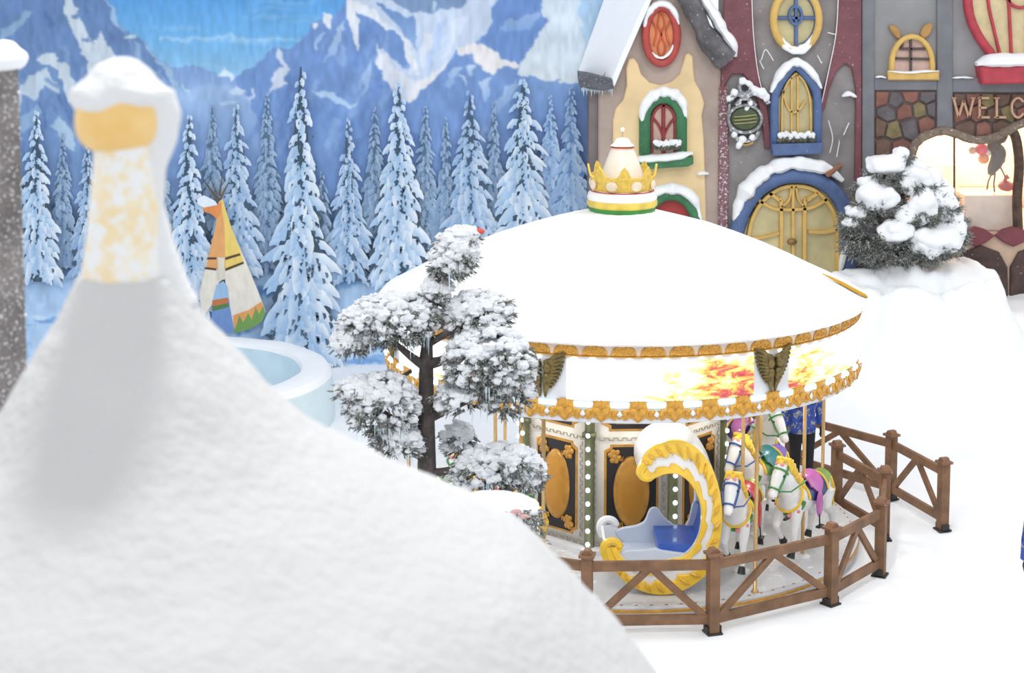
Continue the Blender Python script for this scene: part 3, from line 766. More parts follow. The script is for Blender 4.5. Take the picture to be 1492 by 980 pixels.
# centre column: eight decorated faces between lit corner posts
A0 = 2.5; RO = 1.31; AP = RO * cos(pi / 8); SW_ = RO * 2 * sin(pi / 8)
KEY = mat('grey_key_pattern', (176, 170, 160), 0.5, var=0.1)
PG = mat('panel_gold', (206, 152, 70), 0.35, metal=0.25, var=0.14, vscale=8)
face0 = link('column_panel', MB().box((0, -AP + 0.03, 1.22), (SW_ - 0.02, 0.06, 2.08)).mesh('column_panel', mat('column_cream', (226, 222, 214), 0.4, var=0.04)), car, rot=(0, 0, radians(A0)))
def oct_out(hw, z0, z1, c=0.07):
    return [(-hw + c, z0), (hw - c, z0), (hw - c, z0 + c * 0.5), (hw, z0 + c), (hw, z1 - c), (hw - c, z1 - c * 0.5), (hw - c, z1), (-hw + c, z1), (-hw + c, z1 - c * 0.5), (-hw, z1 - c), (-hw, z0 + c), (-hw + c, z0 + c * 0.5)]
yF = -AP
MB().prism(oct_out(0.325, 0.36, 1.50), yF - 0.012, yF + 0.01, 0.006).build('gilt_border', PG, face0)
MB().prism(oct_out(0.295, 0.39, 1.47), yF - 0.016, yF + 0.01, 0.0).build('black_inset', BLACK, face0)
ov = [(0.215 * cos(2 * pi * k / 36), 0.93 + 0.43 * sin(2 * pi * k / 36)) for k in range(36)]
MB().prism(ov, yF - 0.05, yF, 0.03).build('oval_medallion', PG, face0, sharp=60)
ov = [(0.17 * cos(2 * pi * k / 36), 0.93 + 0.37 * sin(2 * pi * k / 36)) for k in range(36)]
m = MB(); m.ball((0, yF - 0.038, 0.93), (0.172, 0.03, 0.372), 28, 14); m.build('oval_boss', mat('panel_gold_boss', (204, 146, 58), 0.3, metal=0.3, var=0.06, vscale=5), face0)
m = MB(); m.ball((0, 0, 0), (0.05, 0.02, 0.05), 9, 6)
for a in (20, 70, 120, 200, 250, 300): m.ball((0.055 * cos(radians(a)), -0.005, 0.055 * sin(radians(a))), (0.035, 0.016, 0.035), 8, 6)
m.tube([(0.03, 0, 0.03), (0.09, -0.01, 0.05), (0.10, -0.01, 0.0)], [0.016, 0.014, 0.006], 6)
scm = m.mesh('corner_scroll', PG)
for sx in (-1, 1):
    for z, sz in ((1.36, 1), (0.50, -1)): link('corner_scroll', scm, face0, (sx * 0.20, yF - 0.02, z), (0, 0, 0), (-sx, 1, -sz))
def greek(x0, z0, x1, z1, w=0.03):
    m = MB(); d = Vector((x1 - x0, 0, z1 - z0)); L_ = d.length; d.normalize(); n_ = Vector((-d.z, 0, d.x))
    k = max(3, int(L_ / (w * 3.2))); st = L_ / k; p0 = Vector((x0, yF - 0.008, z0)); t = 0.009
    for i in range(k):
        q = p0 + d * (st * i)
        P = [q, q + n_ * w, q + n_ * w + d * st * 0.5, q + d * st * 0.5, q + d * st]
        for a, b in zip(P[:-1], P[1:]): m.bar(a, b, t, t, (0, 1, 0))
    return m
mk = MB()
for args in ((-0.43, 0.36, -0.43, 1.52), (0.40, 0.36, 0.40, 1.52), (-0.43, 1.55, 0.43, 1.55), (-0.43, 0.27, 0.43, 0.27)):
    g_ = greek(*args); mk.add(g_.v, g_.f)
tag(mk.build('key_border', KEY, face0, False), kind='stuff')
MB().prism(oct_out(0.36, 1.66, 2.24, 0.09), yF - 0.012, yF + 0.01, 0.005).build('gilt_border', PG, face0)
MB().prism(oct_out(0.33, 1.69, 2.24, 0.09), yF - 0.017, yF + 0.01, 0.0).build('black_inset', BLACK, face0)
MB().prism(oct_out(0.27, 1.75, 2.24, 0.08), yF - 0.022, yF + 0.01, 0.0).build('gilt_border', PG, face0)
MB().prism(oct_out(0.24, 1.78, 2.24, 0.07), yF - 0.027, yF + 0.01, 0.0).build('cream_inset', mat('column_cream', (226, 222, 214)), face0)
for k in range(1, 8):
    c = copy_tree(face0, car); c.rotation_euler = (0, 0, radians(A0 + 45 * k))
post0 = link('corner_post', MB().tube([(0, -RO + 0.02, 0.18), (0, -RO + 0.02, 2.26)], 0.062, 8).box((0, -RO + 0.01, 1.62), (0.15, 0.12, 0.06)).mesh('corner_post', mat('olive_metal', (120, 124, 92), 0.4, metal=0.3, var=0.12)), car, rot=(0, 0, radians(A0 + 22.5)))
cb = MB().ball((0, 0, 0), 0.028, 8, 6).mesh('light_bulb', BULB)
for k in range(12): link('light_bulb', cb, post0, (0, -RO - 0.048, 0.30 + 0.165 * k))
for k in range(1, 8):
    c = copy_tree(post0, car); c.rotation_euler = (0, 0, radians(A0 + 22.5 + 45 * k))
MB().lathe([(1.42, 0.18), (1.42, 0.24), (1.30, 0.26), (1.20, 0.26)], 8, a0=radians(A0 + 22.5), a1=radians(A0 + 22.5) + 2 * pi).build('column_plinth', GREYWHITE, car, False)

# ------------------------------------------------------------------ crescent moon chariot
CHY = 18.42
ch = thing('chariot', 'yellow and white crescent moon chariot with blue seat on the carousel', 'carousel chariot', tuple(atZ(975, 868, 0.18)))
outer = [(931, 692), (932, 676), (940, 660), (958, 646), (985, 640), (1012, 650), (1034, 675), (1047, 708), (1052, 750), (1048, 792), (1036, 826), (1012, 850), (980, 864), (948, 864), (918, 852), (898, 834), (884, 812), (880, 797)]
inner = [(938, 697), (944, 698), (954, 696), (970, 690), (986, 690), (1000, 698), (1011, 712), (1019, 730), (1022, 752), (1019, 776), (1010, 796), (994, 810), (974, 815), (952, 826), (932, 826), (914, 818), (903, 806), (898, 796)]
O = [atY(x, y, CHY) for x, y in outer]; I = [atY(x, y, CHY) for x, y in inner]
O = spline(O, 5); I = spline(I, 5); NN = len(O)
CW = wloc(ch)
def plate(mb, A, B, y0, y1, bev=0.02):
    """strip between the curves A and B, thick from y0 (front) to y1, rounded edges"""
    n = len(A); vs = []; fs = []
    for a, b in zip(A, B):
        d = (b - a); l = max(1e-6, d.length); d = d / l; e = min(bev, l * 0.3)
        for p, y in ((a, y1), (a, y0 + bev), (a + d * e, y0), (b - d * e, y0), (b, y0 + bev), (b, y1)): vs.append((p.x, y, p.z))
    for i in range(n - 1):
        for k in range(6):
            l = (k + 1) % 6; fs.append((i * 6 + k, i * 6 + l, i * 6 + 6 + l, i * 6 + 6 + k))
    fs += [tuple(range(5, -1, -1)), tuple((n - 1) * 6 + k for k in range(6))]
    return mb.add(vs, fs)
DEP = 0.80
sidew = mat('chariot_white', (236, 238, 242), 0.3, var=0.02, coat=0.3)
plate(MB(), O, I, CHY, CHY + 0.07).build('side_crescent', sidew, ch, True, True)
rear = plate(MB(), O, I, CHY + DEP - 0.07, CHY + DEP).build('side_crescent', sidew, ch, True, True)
# gilded flames along the outer and inner rim of the front side
rnd = random.Random(5)
A1 = []; B1_ = []; A2 = []; B2_ = []
for i in range(NN):
    t = i / (NN - 1)
    tooth = ((i * 0.17) % 1.0) ** 1.5
    ko = 0.36 + 0.20 * tooth; ki = 0.16 + 0.15 * (1 - tooth)
    if t < 0.10 or t > 0.9: ko = 0.5; ki = 0.5
    A1.append(O[i]); B1_.append(O[i].lerp(I[i], ko)); A2.append(I[i]); B2_.append(I[i].lerp(O[i], ki))
plate(MB(), A1, B1_, CHY - 0.035, CHY + 0.01, 0.015).build('outer_flame_trim', YELLOW, ch, True, True)
plate(MB(), A2, B2_, CHY - 0.03, CHY + 0.01, 0.013).build('inner_flame_trim', YELLOW, ch, True, True)
m = MB()
for i in range(8, NN - 8, 3):
    a = O[i].lerp(I[i], 0.10); b = O[i + 2].lerp(I[i + 2], 0.44)
    m.tube([(a.x, CHY - 0.04, a.z), ((a.x + b.x) / 2, CHY - 0.05, (a.z + b.z) / 2), (b.x, CHY - 0.036, b.z)], [0.008, 0.022, 0.006], 6)
tag(m.build('flame_relief', mat('yellow_deep', (240, 186, 44), 0.3, coat=0.3), ch, True, True), kind='stuff')
# outer shell joining both sides, inner lining, seat
m = MB(); vs = []; fs = []
for i in range(NN):
    d = (I[i] - O[i]); d = d.normalized() * 0.03 if d.length > 0.03 else d * 0.3
    for p, y in ((O[i], CHY + 0.05), (O[i], CHY + DEP - 0.05), (O[i] + d, CHY + DEP - 0.05), (O[i] + d, CHY + 0.05)): vs.append((p.x, y, p.z))
for i in range(NN - 1):
    for k in range(4):
        l = (k + 1) % 4; fs.append((i * 4 + k, i * 4 + l, i * 4 + 4 + l, i * 4 + 4 + k))
fs += [(0, 1, 2, 3), tuple((NN - 1) * 4 + k for k in (3, 2, 1, 0))]
m.add(vs, fs); m.build('shell', sidew, ch, True, True)
BLUE = mat('seat_blue', (44, 92, 190), 0.35, var=0.08, coat=0.3)
m = MB(); sl = [i for i in range(NN) if 0.36 < i / (NN - 1) < 0.70]
A_ = [O[i].lerp(I[i], 0.55) for i in sl]; B_ = [O[i].lerp(I[i], 0.80) for i in sl]
plate(m, A_, B_, CHY + 0.06, CHY + DEP - 0.06, 0.004); m.build('backrest', BLUE, ch, True, True)
pA = atY(958, 806, CHY); pB = atY(1012, 800, CHY)
MB().box(((pA.x + pB.x) / 2 + 0.03, CHY + DEP / 2, pA.z + 0.02), (pB.x - pA.x + 0.04, DEP - 0.14, 0.12)).build('seat', BLUE, ch, False, True)
pal = mat('chariot_pale_blue', (206, 216, 232), 0.35, var=0.03)
q = [(902, 808), (916, 803), (940, 802), (956, 800), (964, 803), (985, 806), (1000, 808), (1000, 824), (960, 832), (920, 828)]
MB().prism([(atY(x, y, CHY).x, atY(x, y, CHY).z) for x, y in q], CHY + 0.03, CHY + 0.08, 0.01).build('low_side_panel', pal, ch, True, True)
q = [tuple(p) for p in spline([(902, 808), (912, 800), (930, 797), (946, 790), (954, 772), (966, 770), (976, 784), (1000, 800), (1012, 790), (1020, 760), (1030, 770), (1020, 815), (985, 830), (930, 830)], 3, True)]
MB().prism([(atY(x, y, CHY).x, atY(x, y, CHY).z) for x, y in q], CHY + DEP - 0.10, CHY + DEP - 0.05, 0.01).build('low_side_panel', pal, ch, True, True)
m = MB(); p0 = atY(905, 822, CHY); p1 = atY(975, 828, CHY)
m.box(((p0.x + p1.x) / 2, CHY + DEP / 2, p0.z - 0.02), (p1.x - p0.x, DEP - 0.1, 0.06)); m.build('floor_board', pal, ch, False, True)
for dy, mt in ((0.0, YELLOW), (DEP - 0.05, sidew)):
    m = MB(); pc = [atY(x, y, CHY) for x, y in [(884, 814), (880, 800), (886, 790), (897, 790), (903, 797), (900, 805), (894, 803)]]
    m.tube([(p.x, CHY + dy + 0.02, p.z) for p in spline(pc, 4)], [0.05] * 8 + [0.045] * 9 + [0.03] * 8, 8); m.build('curled_tip', mt, ch, True, True)
m = MB(); pc = [atY(x, y, CHY) for x, y in [(940, 672), (933, 686), (938, 695), (950, 695), (956, 688)]]
m.tube([(p.x, CHY - 0.0, p.z) for p in spline(pc, 4)], [0.05] * 6 + [0.045] * 6 + [0.03] * 5, 8); m.build('curled_tip', YELLOW, ch, True, True)
pt_ = atZ(975, 868, 0.18)
MB().tube([(pt_.x - 0.25, CHY + DEP / 2, 0.20), (pt_.x + 0.3, CHY + DEP / 2, 0.20)], 0.05, 8).build('mounting_bar', mat('steel', (150, 150, 155), 0.4, metal=0.6), ch, True, True)
# ------------------------------------------------------------------ carousel horses
def horse_body():
    m = MB()
    m.tube([(-0.47, 0, 0.70), (-0.43, 0, 0.72), (-0.33, 0, 0.74), (-0.14, 0, 0.71), (0.08, 0, 0.70), (0.25, 0, 0.74), (0.36, 0, 0.78), (0.43, 0, 0.79)], [(0.05, 0.06), (0.115, 0.13), (0.155, 0.18), (0.15, 0.165), (0.15, 0.165), (0.15, 0.185), (0.115, 0.155), (0.05, 0.07)], 16)
    m.tube([(0.27, 0, 0.80), (0.37, 0, 0.92), (0.44, 0, 1.03), (0.47, 0, 1.11), (0.50, 0, 1.15)], [(0.115, 0.185), (0.10, 0.155), (0.082, 0.13), (0.07, 0.10), (0.05, 0.065)], 14)
    m.tube([(0.44, 0, 1.13), (0.51, 0, 1.12), (0.58, 0, 1.04), (0.65, 0, 0.94), (0.70, 0, 0.87), (0.715, 0, 0.845)], [(0.055, 0.055), (0.078, 0.092), (0.070, 0.082), (0.054, 0.060), (0.052, 0.054), (0.038, 0.036)], 12)
    for s in (-1, 1):
        m.tube([(0.45, s * 0.04, 1.16), (0.455, s * 0.048, 1.21), (0.465, s * 0.045, 1.25)], [0.024, 0.02, 0.004], 7)
    # front legs: one folded, one reaching forward
    m.tube([(0.30, -0.08, 0.70), (0.36, -0.095, 0.56), (0.43, -0.095, 0.45), (0.36, -0.095, 0.34), (0.30, -0.095, 0.29)], [0.085, 0.062, 0.045, 0.032, 0.034], 10)
    m.tube([(0.30, 0.08, 0.70), (0.33, 0.095, 0.55), (0.37, 0.095, 0.41), (0.38, 0.095, 0.27), (0.41, 0.095, 0.20)], [0.085, 0.062, 0.043, 0.031, 0.034], 10)
    # hind legs with stifle forward and hock back
    m.tube([(-0.34, -0.085, 0.72), (-0.27, -0.10, 0.55), (-0.40, -0.10, 0.40), (-0.36, -0.10, 0.26), (-0.33, -0.10, 0.20)], [0.115, 0.08, 0.046, 0.033, 0.034], 10)
    m.tube([(-0.34, 0.085, 0.72), (-0.31, 0.10, 0.54), (-0.47, 0.10, 0.42), (-0.50, 0.10, 0.29), (-0.48, 0.10, 0.23)], [0.115, 0.08, 0.046, 0.033, 0.034], 10)
    return fuse(m, 0.013, 8, 'body')
H_BODY = horse_body()
HOOFS = [(0.275, -0.095, 0.262, 0.9), (0.425, 0.095, 0.165, -0.3), (-0.32, -0.10, 0.165, -0.2), (-0.465, 0.10, 0.195, -0.2)]
def shell_arc(x0, x1, amax, grow, n=12, k=8, flare=0.0, front=None):
    """cloth draped over the back: arcs around the barrel between x0 and x1"""
    m = MB(); vs = []; fs = []
    for i in range(k + 1):
        x = x0 + (x1 - x0) * i / k; t = i / k
        zc = 0.71; ry = 0.15 + grow; rz = 0.17 + grow + flare * (abs(t - 0.5) * 2) ** 2
        if x < -0.2: zc = 0.725; ry = 0.158 + grow; rz = 0.18 + grow
        am = amax * (front(t) if front else 1)
        for j in range(n + 1):
            a = -am + 2 * am * j / n
            vs.append((x, ry * sin(a), zc + rz * cos(a)))
            vs.append((x, (ry - 0.02) * sin(a), zc + (rz - 0.02) * cos(a)))
    w = 2 * (n + 1)
    for i in range(k):
        for j in range(n):
            a = i * w + 2 * j
            fs += [(a, a + 2, a + w + 2, a + w), (a + 1, a + w + 1, a + w + 3, a + 3)]
        fs += [(i * w, i * w + w, i * w + w + 1, i * w + 1), (i * w + 2 * n, i * w + 2 * n + 1, i * w + w + 2 * n + 1, i * w + w + 2 * n)]
    for j in range(n):
        a = 2 * j; b = k * w + 2 * j
        fs += [(a, a + 1, a + 3, a + 2), (b, b + 2, b + 3, b + 1)]
    return m.add(vs, fs)
HW = mat('horse_white', (238, 238, 238), 0.3, var=0.025, coat=0.4)
HOOF = mat('hoof_black', (30, 30, 34), 0.4)
PINK = mat('flower_pink', (240, 150, 160), 0.4)
GREEN = mat('harness_green', (72, 150, 70), 0.4, var=0.1)
def gloss(n, c): return mat(n, c, 0.3, var=0.07, coat=0.4)
def arc_edge(x, amax, grow, r):
    zc = 0.725 if x < -0.2 else 0.71; ry = (0.158 if x < -0.2 else 0.15) + grow; rz = (0.18 if x < -0.2 else 0.17) + grow
    return [(x, ry * sin(a), zc + rz * cos(a)) for a in [(-1 + 2 * i / 14) * amax for i in range(15)]]
def make_horse(label, loc, face_deg, saddle, bridle, blanket, rump, mane, height=0.0, tilt=0.0):
    """carousel horse; face_deg is the compass of its nose: 0 looks to -Y, 90 to +X"""
    h = thing('carousel_horse', label, 'carousel horse', loc, radians(face_deg - 90), 'carousel horses')
    b = link('body', H_BODY, h, (0, 0, height))
    if not H_BODY.materials: H_BODY.materials.append(HW)
    Z = Vector((0, 0, height)); h.scale = (1.07, 1.07, 1.07)
    def put(name, mb, m, sm=True, lab=None):
        o = mb.build(name, m, h, sm, label=lab); o.location = Z; return o
    for (x, y, z, t) in HOOFS:
        c = Matrix.Rotation(t, 3, 'Y')
        mb = MB(); mb.tube([Vector((x, y, z)) + c @ Vector((-0.006, 0, 0.04)), Vector((x, y, z)) + c @ Vector((0.012, 0, -0.03))], [0.034, 0.046], 10)
        put('hoof', mb, HOOF)
    # mane: overlapping locks down both sides of the crest
    mb = MB(); rnd = random.Random(3)
    crest = [(0.20, 0.93), (0.27, 1.00), (0.335, 1.07), (0.385, 1.135), (0.425, 1.19), (0.47, 1.215)]
    for i, (x, z) in enumerate(crest):
        for s in (-1, 1):
            for q in range(2):
                xx = x + rnd.uniform(-0.015, 0.015)
                mb.tube([(xx, 0, z), (xx - 0.03, s * 0.06, z - 0.005), (xx - 0.015, s * (0.10 - 0.006 * i), z - 0.07), (xx - 0.05, s * (0.11 - 0.006 * i), z - 0.13 - 0.02 * q)], [0.03, 0.035, 0.028, 0.008], 7)
    mb.tube([(0.48, 0, 1.20), (0.535, 0.0, 1.19), (0.56, 0.01, 1.13)], [0.03, 0.03, 0.008], 7)
    put('mane', mb, mane)
    mb = MB()
    for s in (-0.025, 0, 0.025):
        mb.tube([(-0.46, s * 0.5, 0.80), (-0.55, s, 0.78), (-0.60, s * 1.6, 0.64), (-0.575, s * 1.8, 0.48), (-0.62, s, 0.36)], [0.022, 0.035, 0.042, 0.03, 0.008], 7)
    put('tail', mb, mane)
    # blanket, saddle
    put('blanket', shell_arc(-0.25, 0.15, radians(102), 0.012, front=lambda t: 0.82 + 0.18 * sin(pi * t)), blanket)
    put('rump_cover', shell_arc(-0.42, -0.24, radians(78), 0.010, front=lambda t: 0.55 + 0.45 * t), rump)
    for xx in (-0.25, 0.15): mb = MB(); mb.tube(arc_edge(xx, radians(84), 0.016, 0), 0.014, 6); put('gold_piping', mb, YELLOW)
    sd = put('saddle', shell_arc(-0.17, 0.09, radians(70), 0.032, flare=0.055, front=lambda t: 0.8 + 0.28 * sin(pi * min(1, t * 1.2))), saddle)
    for s in (-1, 1): mb = MB(); mb.ball((-0.03, s * 0.185, 0.64), (0.075, 0.02, 0.15), 12, 8); mb.build('saddle_flap', saddle, sd)
    for s in (-1, 1): mb = MB(); mb.tube([(-0.02, s * 0.19, 0.55), (0.0, s * 0.205, 0.40)], 0.008, 6); mb.box((0.0, s * 0.21, 0.40), (0.11, 0.05, 0.02)); put('stirrup', mb, HOOF, False)
    # breast collar with flowers, bridle, reins
    mb = MB()
    loop = [(0.335 + 0.075 * cos(a) * 0.6 - 0.10 * (sin(a) > 0.2) * sin(a), 0.15 * cos(a), 0.80 + 0.17 * sin(a)) for a in [2 * pi * i / 24 for i in range(24)]]
    loop = [(0.40 - 0.16 * (sin(a) * 0.5 + 0.5), 0.155 * cos(a), 0.78 + 0.155 * sin(a)) for a in [2 * pi * i / 24 for i in range(24)]]
    mb.tube(loop, 0.016, 7, closed=True); put('breast_collar', mb, YELLOW)
    mb = MB()
    loop2 = [(0.36 - 0.17 * (sin(a) * 0.5 + 0.5), 0.162 * cos(a), 0.74 + 0.16 * sin(a)) for a in [pi + pi * i / 14 for i in range(15)]]
    mb.tube(loop2, 0.022, 7); put('garland', mb, GREEN)
    for i in range(2, 14, 3): mb = MB(); mb.ball(Vector(loop2[i]) + Vector((0.02, 0, 0)), 0.028, 8, 6); put('flower', mb, PINK)
    mb = MB()
    def band(cx, cz, nx, nz, ry, rn, r):
        return [(cx + nx * rn * sin(a), ry * cos(a), cz + nz * rn * sin(a)) for a in [2 * pi * i / 18 for i in range(18)]]
    mb.tube(band(0.655, 0.93, 0.8, 0.6, 0.062, 0.068, 0), 0.011, 6, closed=True)
    mb.tube(band(0.525, 1.10, 0.8, 0.6, 0.084, 0.1, 0), 0.011, 6, closed=True)
    for s in (-1, 1):
        mb.tube([(0.66, s * 0.06, 0.93), (0.60, s * 0.075, 1.01), (0.53, s * 0.085, 1.11), (0.46, s * 0.068, 1.17)], 0.011, 6)
        mb.tube([(0.65, s * 0.052, 0.92), (0.52, s * 0.13, 0.90), (0.30, s * 0.16, 0.95), (0.12, s * 0.10, 0.93)], 0.009, 6)
    put('bridle', mb, bridle)
    mb = MB(); mb.ball((0.575, 0, 1.135), 0.03, 8, 6); mb.ball((0.545, 0.03, 1.18), 0.024, 8, 6); mb.ball((0.545, -0.03, 1.18), 0.024, 8, 6)
    put('flower', mb, PINK)
    for s in (-1, 1): mb = MB(); mb.ball((0.575, s * 0.072, 1.07), (0.014, 0.008, 0.014), 8, 6); put('eye', mb, BLACK)
    for s in (-1, 1): mb = MB(); mb.ball((0.71, s * 0.038, 0.868), 0.010, 7, 5); put('nostril', mb, PINK)
    pl = MB(); pl.tube([(0.0, 0, 0.03), (0.0, 0, 1.94)], 0.02, 10); pl.build('pole', BRASS, h)
    pl = MB(); pl.lathe([(0.0, 0.05), (0.05, 0.05), (0.07, 0.03), (0.09, 0.02), (0.09, 0.0), (0.0, 0.0)], 14); pl.build('pole_base', WHITE, h)
    return h
MAG = gloss('saddle_magenta', (196, 104, 180)); RED = gloss('saddle_red', (200, 44, 58)); PUR = gloss('saddle_orchid', (198, 112, 186)); TEAL = gloss('saddle_teal', (50, 130, 140))
NAVY = gloss('blanket_navy', (48, 66, 120)); GRN = gloss('blanket_green', (104, 148, 70)); VIO = gloss('rump_violet', (120, 90, 190)); LIME = gloss('rump_lime', (128, 166, 60))
BLU = gloss('bridle_blue', (44, 84, 156)); BGR = gloss('bridle_green', (56, 140, 66))
def cpos(px, py, Y, z=0.18):
    p = atY(px, py, Y); return (p.x, p.y, z)
make_horse('white carousel horse with magenta saddle and green bridle at the platform edge', cpos(1171, 700, 19.62), -38, MAG, BGR, NAVY, LIME, YELLOW, 0.0)
make_horse('white carousel horse with red saddle and blue bridle behind the moon chariot', cpos(1082, 700, 19.15), -20, RED, BLU, GRN, LIME, YELLOW, 0.0)
make_horse('white carousel horse with blue bridle half hidden behind the red-saddled one', cpos(1107, 700, 20.4), -38, TEAL, BLU, GRN, VIO, YELLOW, 0.06)
make_horse('white carousel horse with orchid saddle facing out behind the magenta-saddled one', cpos(1092, 630, 21.6), 28, PUR, BGR, NAVY, VIO, WHITE, 0.1)
make_horse('yellow-tailed carousel horse mostly hidden behind the small snowy pine', (CX - 1.55, CY - 1.85, 0.18), -122, RED, BGR, GRN, GREEN, YELLOW, 0.0)

# ------------------------------------------------------------------ wooden fences
def fence(name, label, pts, gaps=()):
    root = thing(name, label, 'fence', (pts[0][0], pts[0][1], 0))
    IR = mat('black_iron', (60, 58, 58), 0.5, metal=0.4)
    pm = MB(); pm.box((0, 0, 0.44), (0.115, 0.115, 0.88)); pm = pm.mesh('post', WOOD, False)
    cm = MB(); cm.box((0, 0, 0.885), (0.165, 0.165, 0.03)); cm.prism([(-0.06, 0.90), (0.06, 0.90), (0.03, 0.945), (-0.03, 0.945)], -0.05, 0.05); cm = cm.mesh('post_cap', mat('post_cap_wood', (134, 96, 70), 0.6, var=0.15, frost=0.25, fscale=25), False)
    fm = MB(); fm.box((0, 0, 0.012), (0.17, 0.17, 0.02)); fm.box((0.075, 0, 0.05), (0.02, 0.1, 0.08)); fm.box((-0.075, 0, 0.05), (0.02, 0.1, 0.08)); fm = fm.mesh('iron_foot', IR, False)
    o0 = Vector((pts[0][0], pts[0][1], 0))
    P = [Vector((p[0], p[1], 0)) - o0 for p in pts]
    for i, p in enumerate(P):
        a = P[i - 1] if i else P[i]; b = P[min(i + 1, len(P) - 1)]; d = b - a; rz = atan2(d.y, d.x)
        po = link('post', pm, root, p, (0, 0, rz))
        link('post_cap', cm, po); link('iron_foot', fm, po)
    for i in range(len(P) - 1):
        if i in gaps: continue
        p, q = P[i], P[i + 1]; d = (q - p).normalized(); a = p + d * 0.05; b = q - d * 0.05
        up = Vector((0, 0, 1)); mid = (a + b) / 2
        MB().bar(a + up * 0.76, b + up * 0.76, 0.05, 0.105).build('top_rail', WOOD, root, False)
        MB().bar(a + up * 0.16, b + up * 0.16, 0.05, 0.105).build('bottom_rail', WOOD, root, False)
        n = Vector((-d.y, d.x, 0))
        for s, e in ((a, -1), (b, 1)):
            MB().bar(mid + up * 0.74 + n * 0.004 * e, s - d * e * 0.04 + up * 0.19 + n * 0.004 * e, 0.045, 0.075, n.cross(d) if False else up).build('brace', WOOD, root, False)
    return root
def rp(deg, r=3.31): return (CX + r * sin(radians(deg)), CY - r * cos(radians(deg)))
def fp(px, py): p = atZ(px, py, 0); return (p.x, p.y)
p5 = atZ(1290, 680, 0.93); p8 = atZ(1220, 643, 0.93)
fence('wooden_fence', 'low brown wooden fence ringing the carousel with V-shaped braces', [rp(-60), rp(-35), fp(855, 925), fp(1038, 922), fp(1210, 880), fp(1282, 838), (p5.x, p5.y), (p8.x, p8.y)])
fence('wooden_fence', 'short brown wooden fence run beside the carousel entrance in open snow', [fp(1373, 772), fp(1297, 727), (3.95, 23.75), (2.9, 24.6)])
# ------------------------------------------------------------------ storybook house fronts
HY = 29.0
def q2(pts, Y=HY):
    r = []
    for p in pts:
        v = atY(p[0], p[1], Y); r.append((v.x, v.z))
    return r
def slab(pts, y0, y1, bev=0.02, sm=0, closed=True):
    if sm: pts = [tuple(p) for p in spline(pts, sm, True)]
    return MB().prism(q2(pts), y0, y1, bev)
PXM = 29.0 / 2500 * 1.005
def sweep(pts, w, dep, Y, closed=False, sm=4, n=8, mb=None, wf=None):
    """rounded moulding of width w px following a traced line on the facade, dep metres proud of Y"""
    P = [tuple(p) for p in spline(pts, sm, closed)] if sm else pts
    V = [Vector((x, Y, z)) for x, z in q2(P)]
    rad = []
    for i in range(len(V)):
        k = wf(i / max(1, len(V) - 1)) if wf else 1
        rad.append((dep * k, w * PXM / 2 * k))
    mb = mb or MB()
    return tube_flat(mb, V, rad, n, closed)
def tube_flat(mb, V, rad, n, closed):
    m = len(V); vs = []; fs = []
    for i, p in enumerate(V):
        a = V[(i - 1) % m] if (closed or i) else p; b = V[(i + 1) % m] if (closed or i < m - 1) else p
        d = (b - a).normalized(); s = Vector((-d.z, 0, d.x)); f = Vector((0, -1, 0))
        rd, rw = rad[i]
        for k in range(n):
            t = 2 * pi * k / n
            cx_ = abs(cos(t)) ** 0.6 * (1 if cos(t) > 0 else -1); sx_ = abs(sin(t)) ** 0.6 * (1 if sin(t) > 0 else -1)
            vs.append(p + s * (rw * cx_) + f * (rd * sx_))
    for i in range(m if closed else m - 1):
        j = (i + 1) % m
        for k in range(n):
            l = (k + 1) % n; fs.append((i * n + k, i * n + l, j * n + l, j * n + k))
    if not closed: fs += [tuple(range(n - 1, -1, -1)), tuple((m - 1) * n + k for k in range(n))]
    return mb.add(vs, fs)
def ell(cx, cy, rx, ry, n=24, a0=0, a1=360):
    return [(cx + rx * cos(radians(a0 + (a1 - a0) * k / n)), cy - ry * sin(radians(a0 + (a1 - a0) * k / n))) for k in range(n if a1 - a0 == 360 else n + 1)]
def snow_line(pts, w, dep, Y, seed=0, lump=0.25):
    """snow lying along a ledge: lumpy rounded ridge"""
    P = spline(pts, 5); mb = MB()
    V = [Vector((x, Y, z)) for x, z in q2([tuple(p) for p in P])]
    rad = []
    m = len(V)
    for i in range(m):
        e = min(1, 0.35 + 3.0 * min(i, m - 1 - i) / m)
        k = e * (1 + lump * noise.noise(Vector((i * 0.35, seed, 0))) * 1.6)
        rad.append((dep * k, w * PXM / 2 * k))
    return tube_flat(mb, V, rad, 10, False)
def flower_box(mb, x0, x1, y, Y):
    rnd = random.Random(int(x0))
    for k in range(16):
        px = x0 + (x1 - x0) * (k + 0.5) / 16; v = atY(px, y + rnd.uniform(-2, 2), Y)
        mb.ball(v, (0.045, 0.05, 0.05), 7, 5, amp=0.3, seed=k)
    return mb
TAUPE = mat('taupe_plaster', (182, 165, 155), 0.8, var=0.14, vscale=1.6, bump=0.3, bscale=8, frost=0.08, fscale=14)
CREAM = mat('cream_plaster', (240, 213, 166), 0.8, var=0.10, vscale=1.4, bump=0.2, bscale=9)
MAROON = mat('maroon_boards', (126, 78, 86), 0.7, var=0.12, vscale=4, bump=0.2, frost=0.16, fscale=22)
STONEG = mat('grey_plaster', (147, 143, 144), 0.85, var=0.14, vscale=2.2, bump=0.4, bscale=7, frost=0.13, fscale=16)
GREYP = mat('cool_grey_plaster', (150, 150, 153), 0.85, var=0.09, vscale=2, bump=0.3, bscale=8, frost=0.07, fscale=20)
BEAM = mat('slate_beam', (124, 126, 133), 0.8, var=0.10, vscale=3, bump=0.3, frost=0.06)
RED_F = mat('red_frame', (186, 76, 70), 0.5, var=0.1)
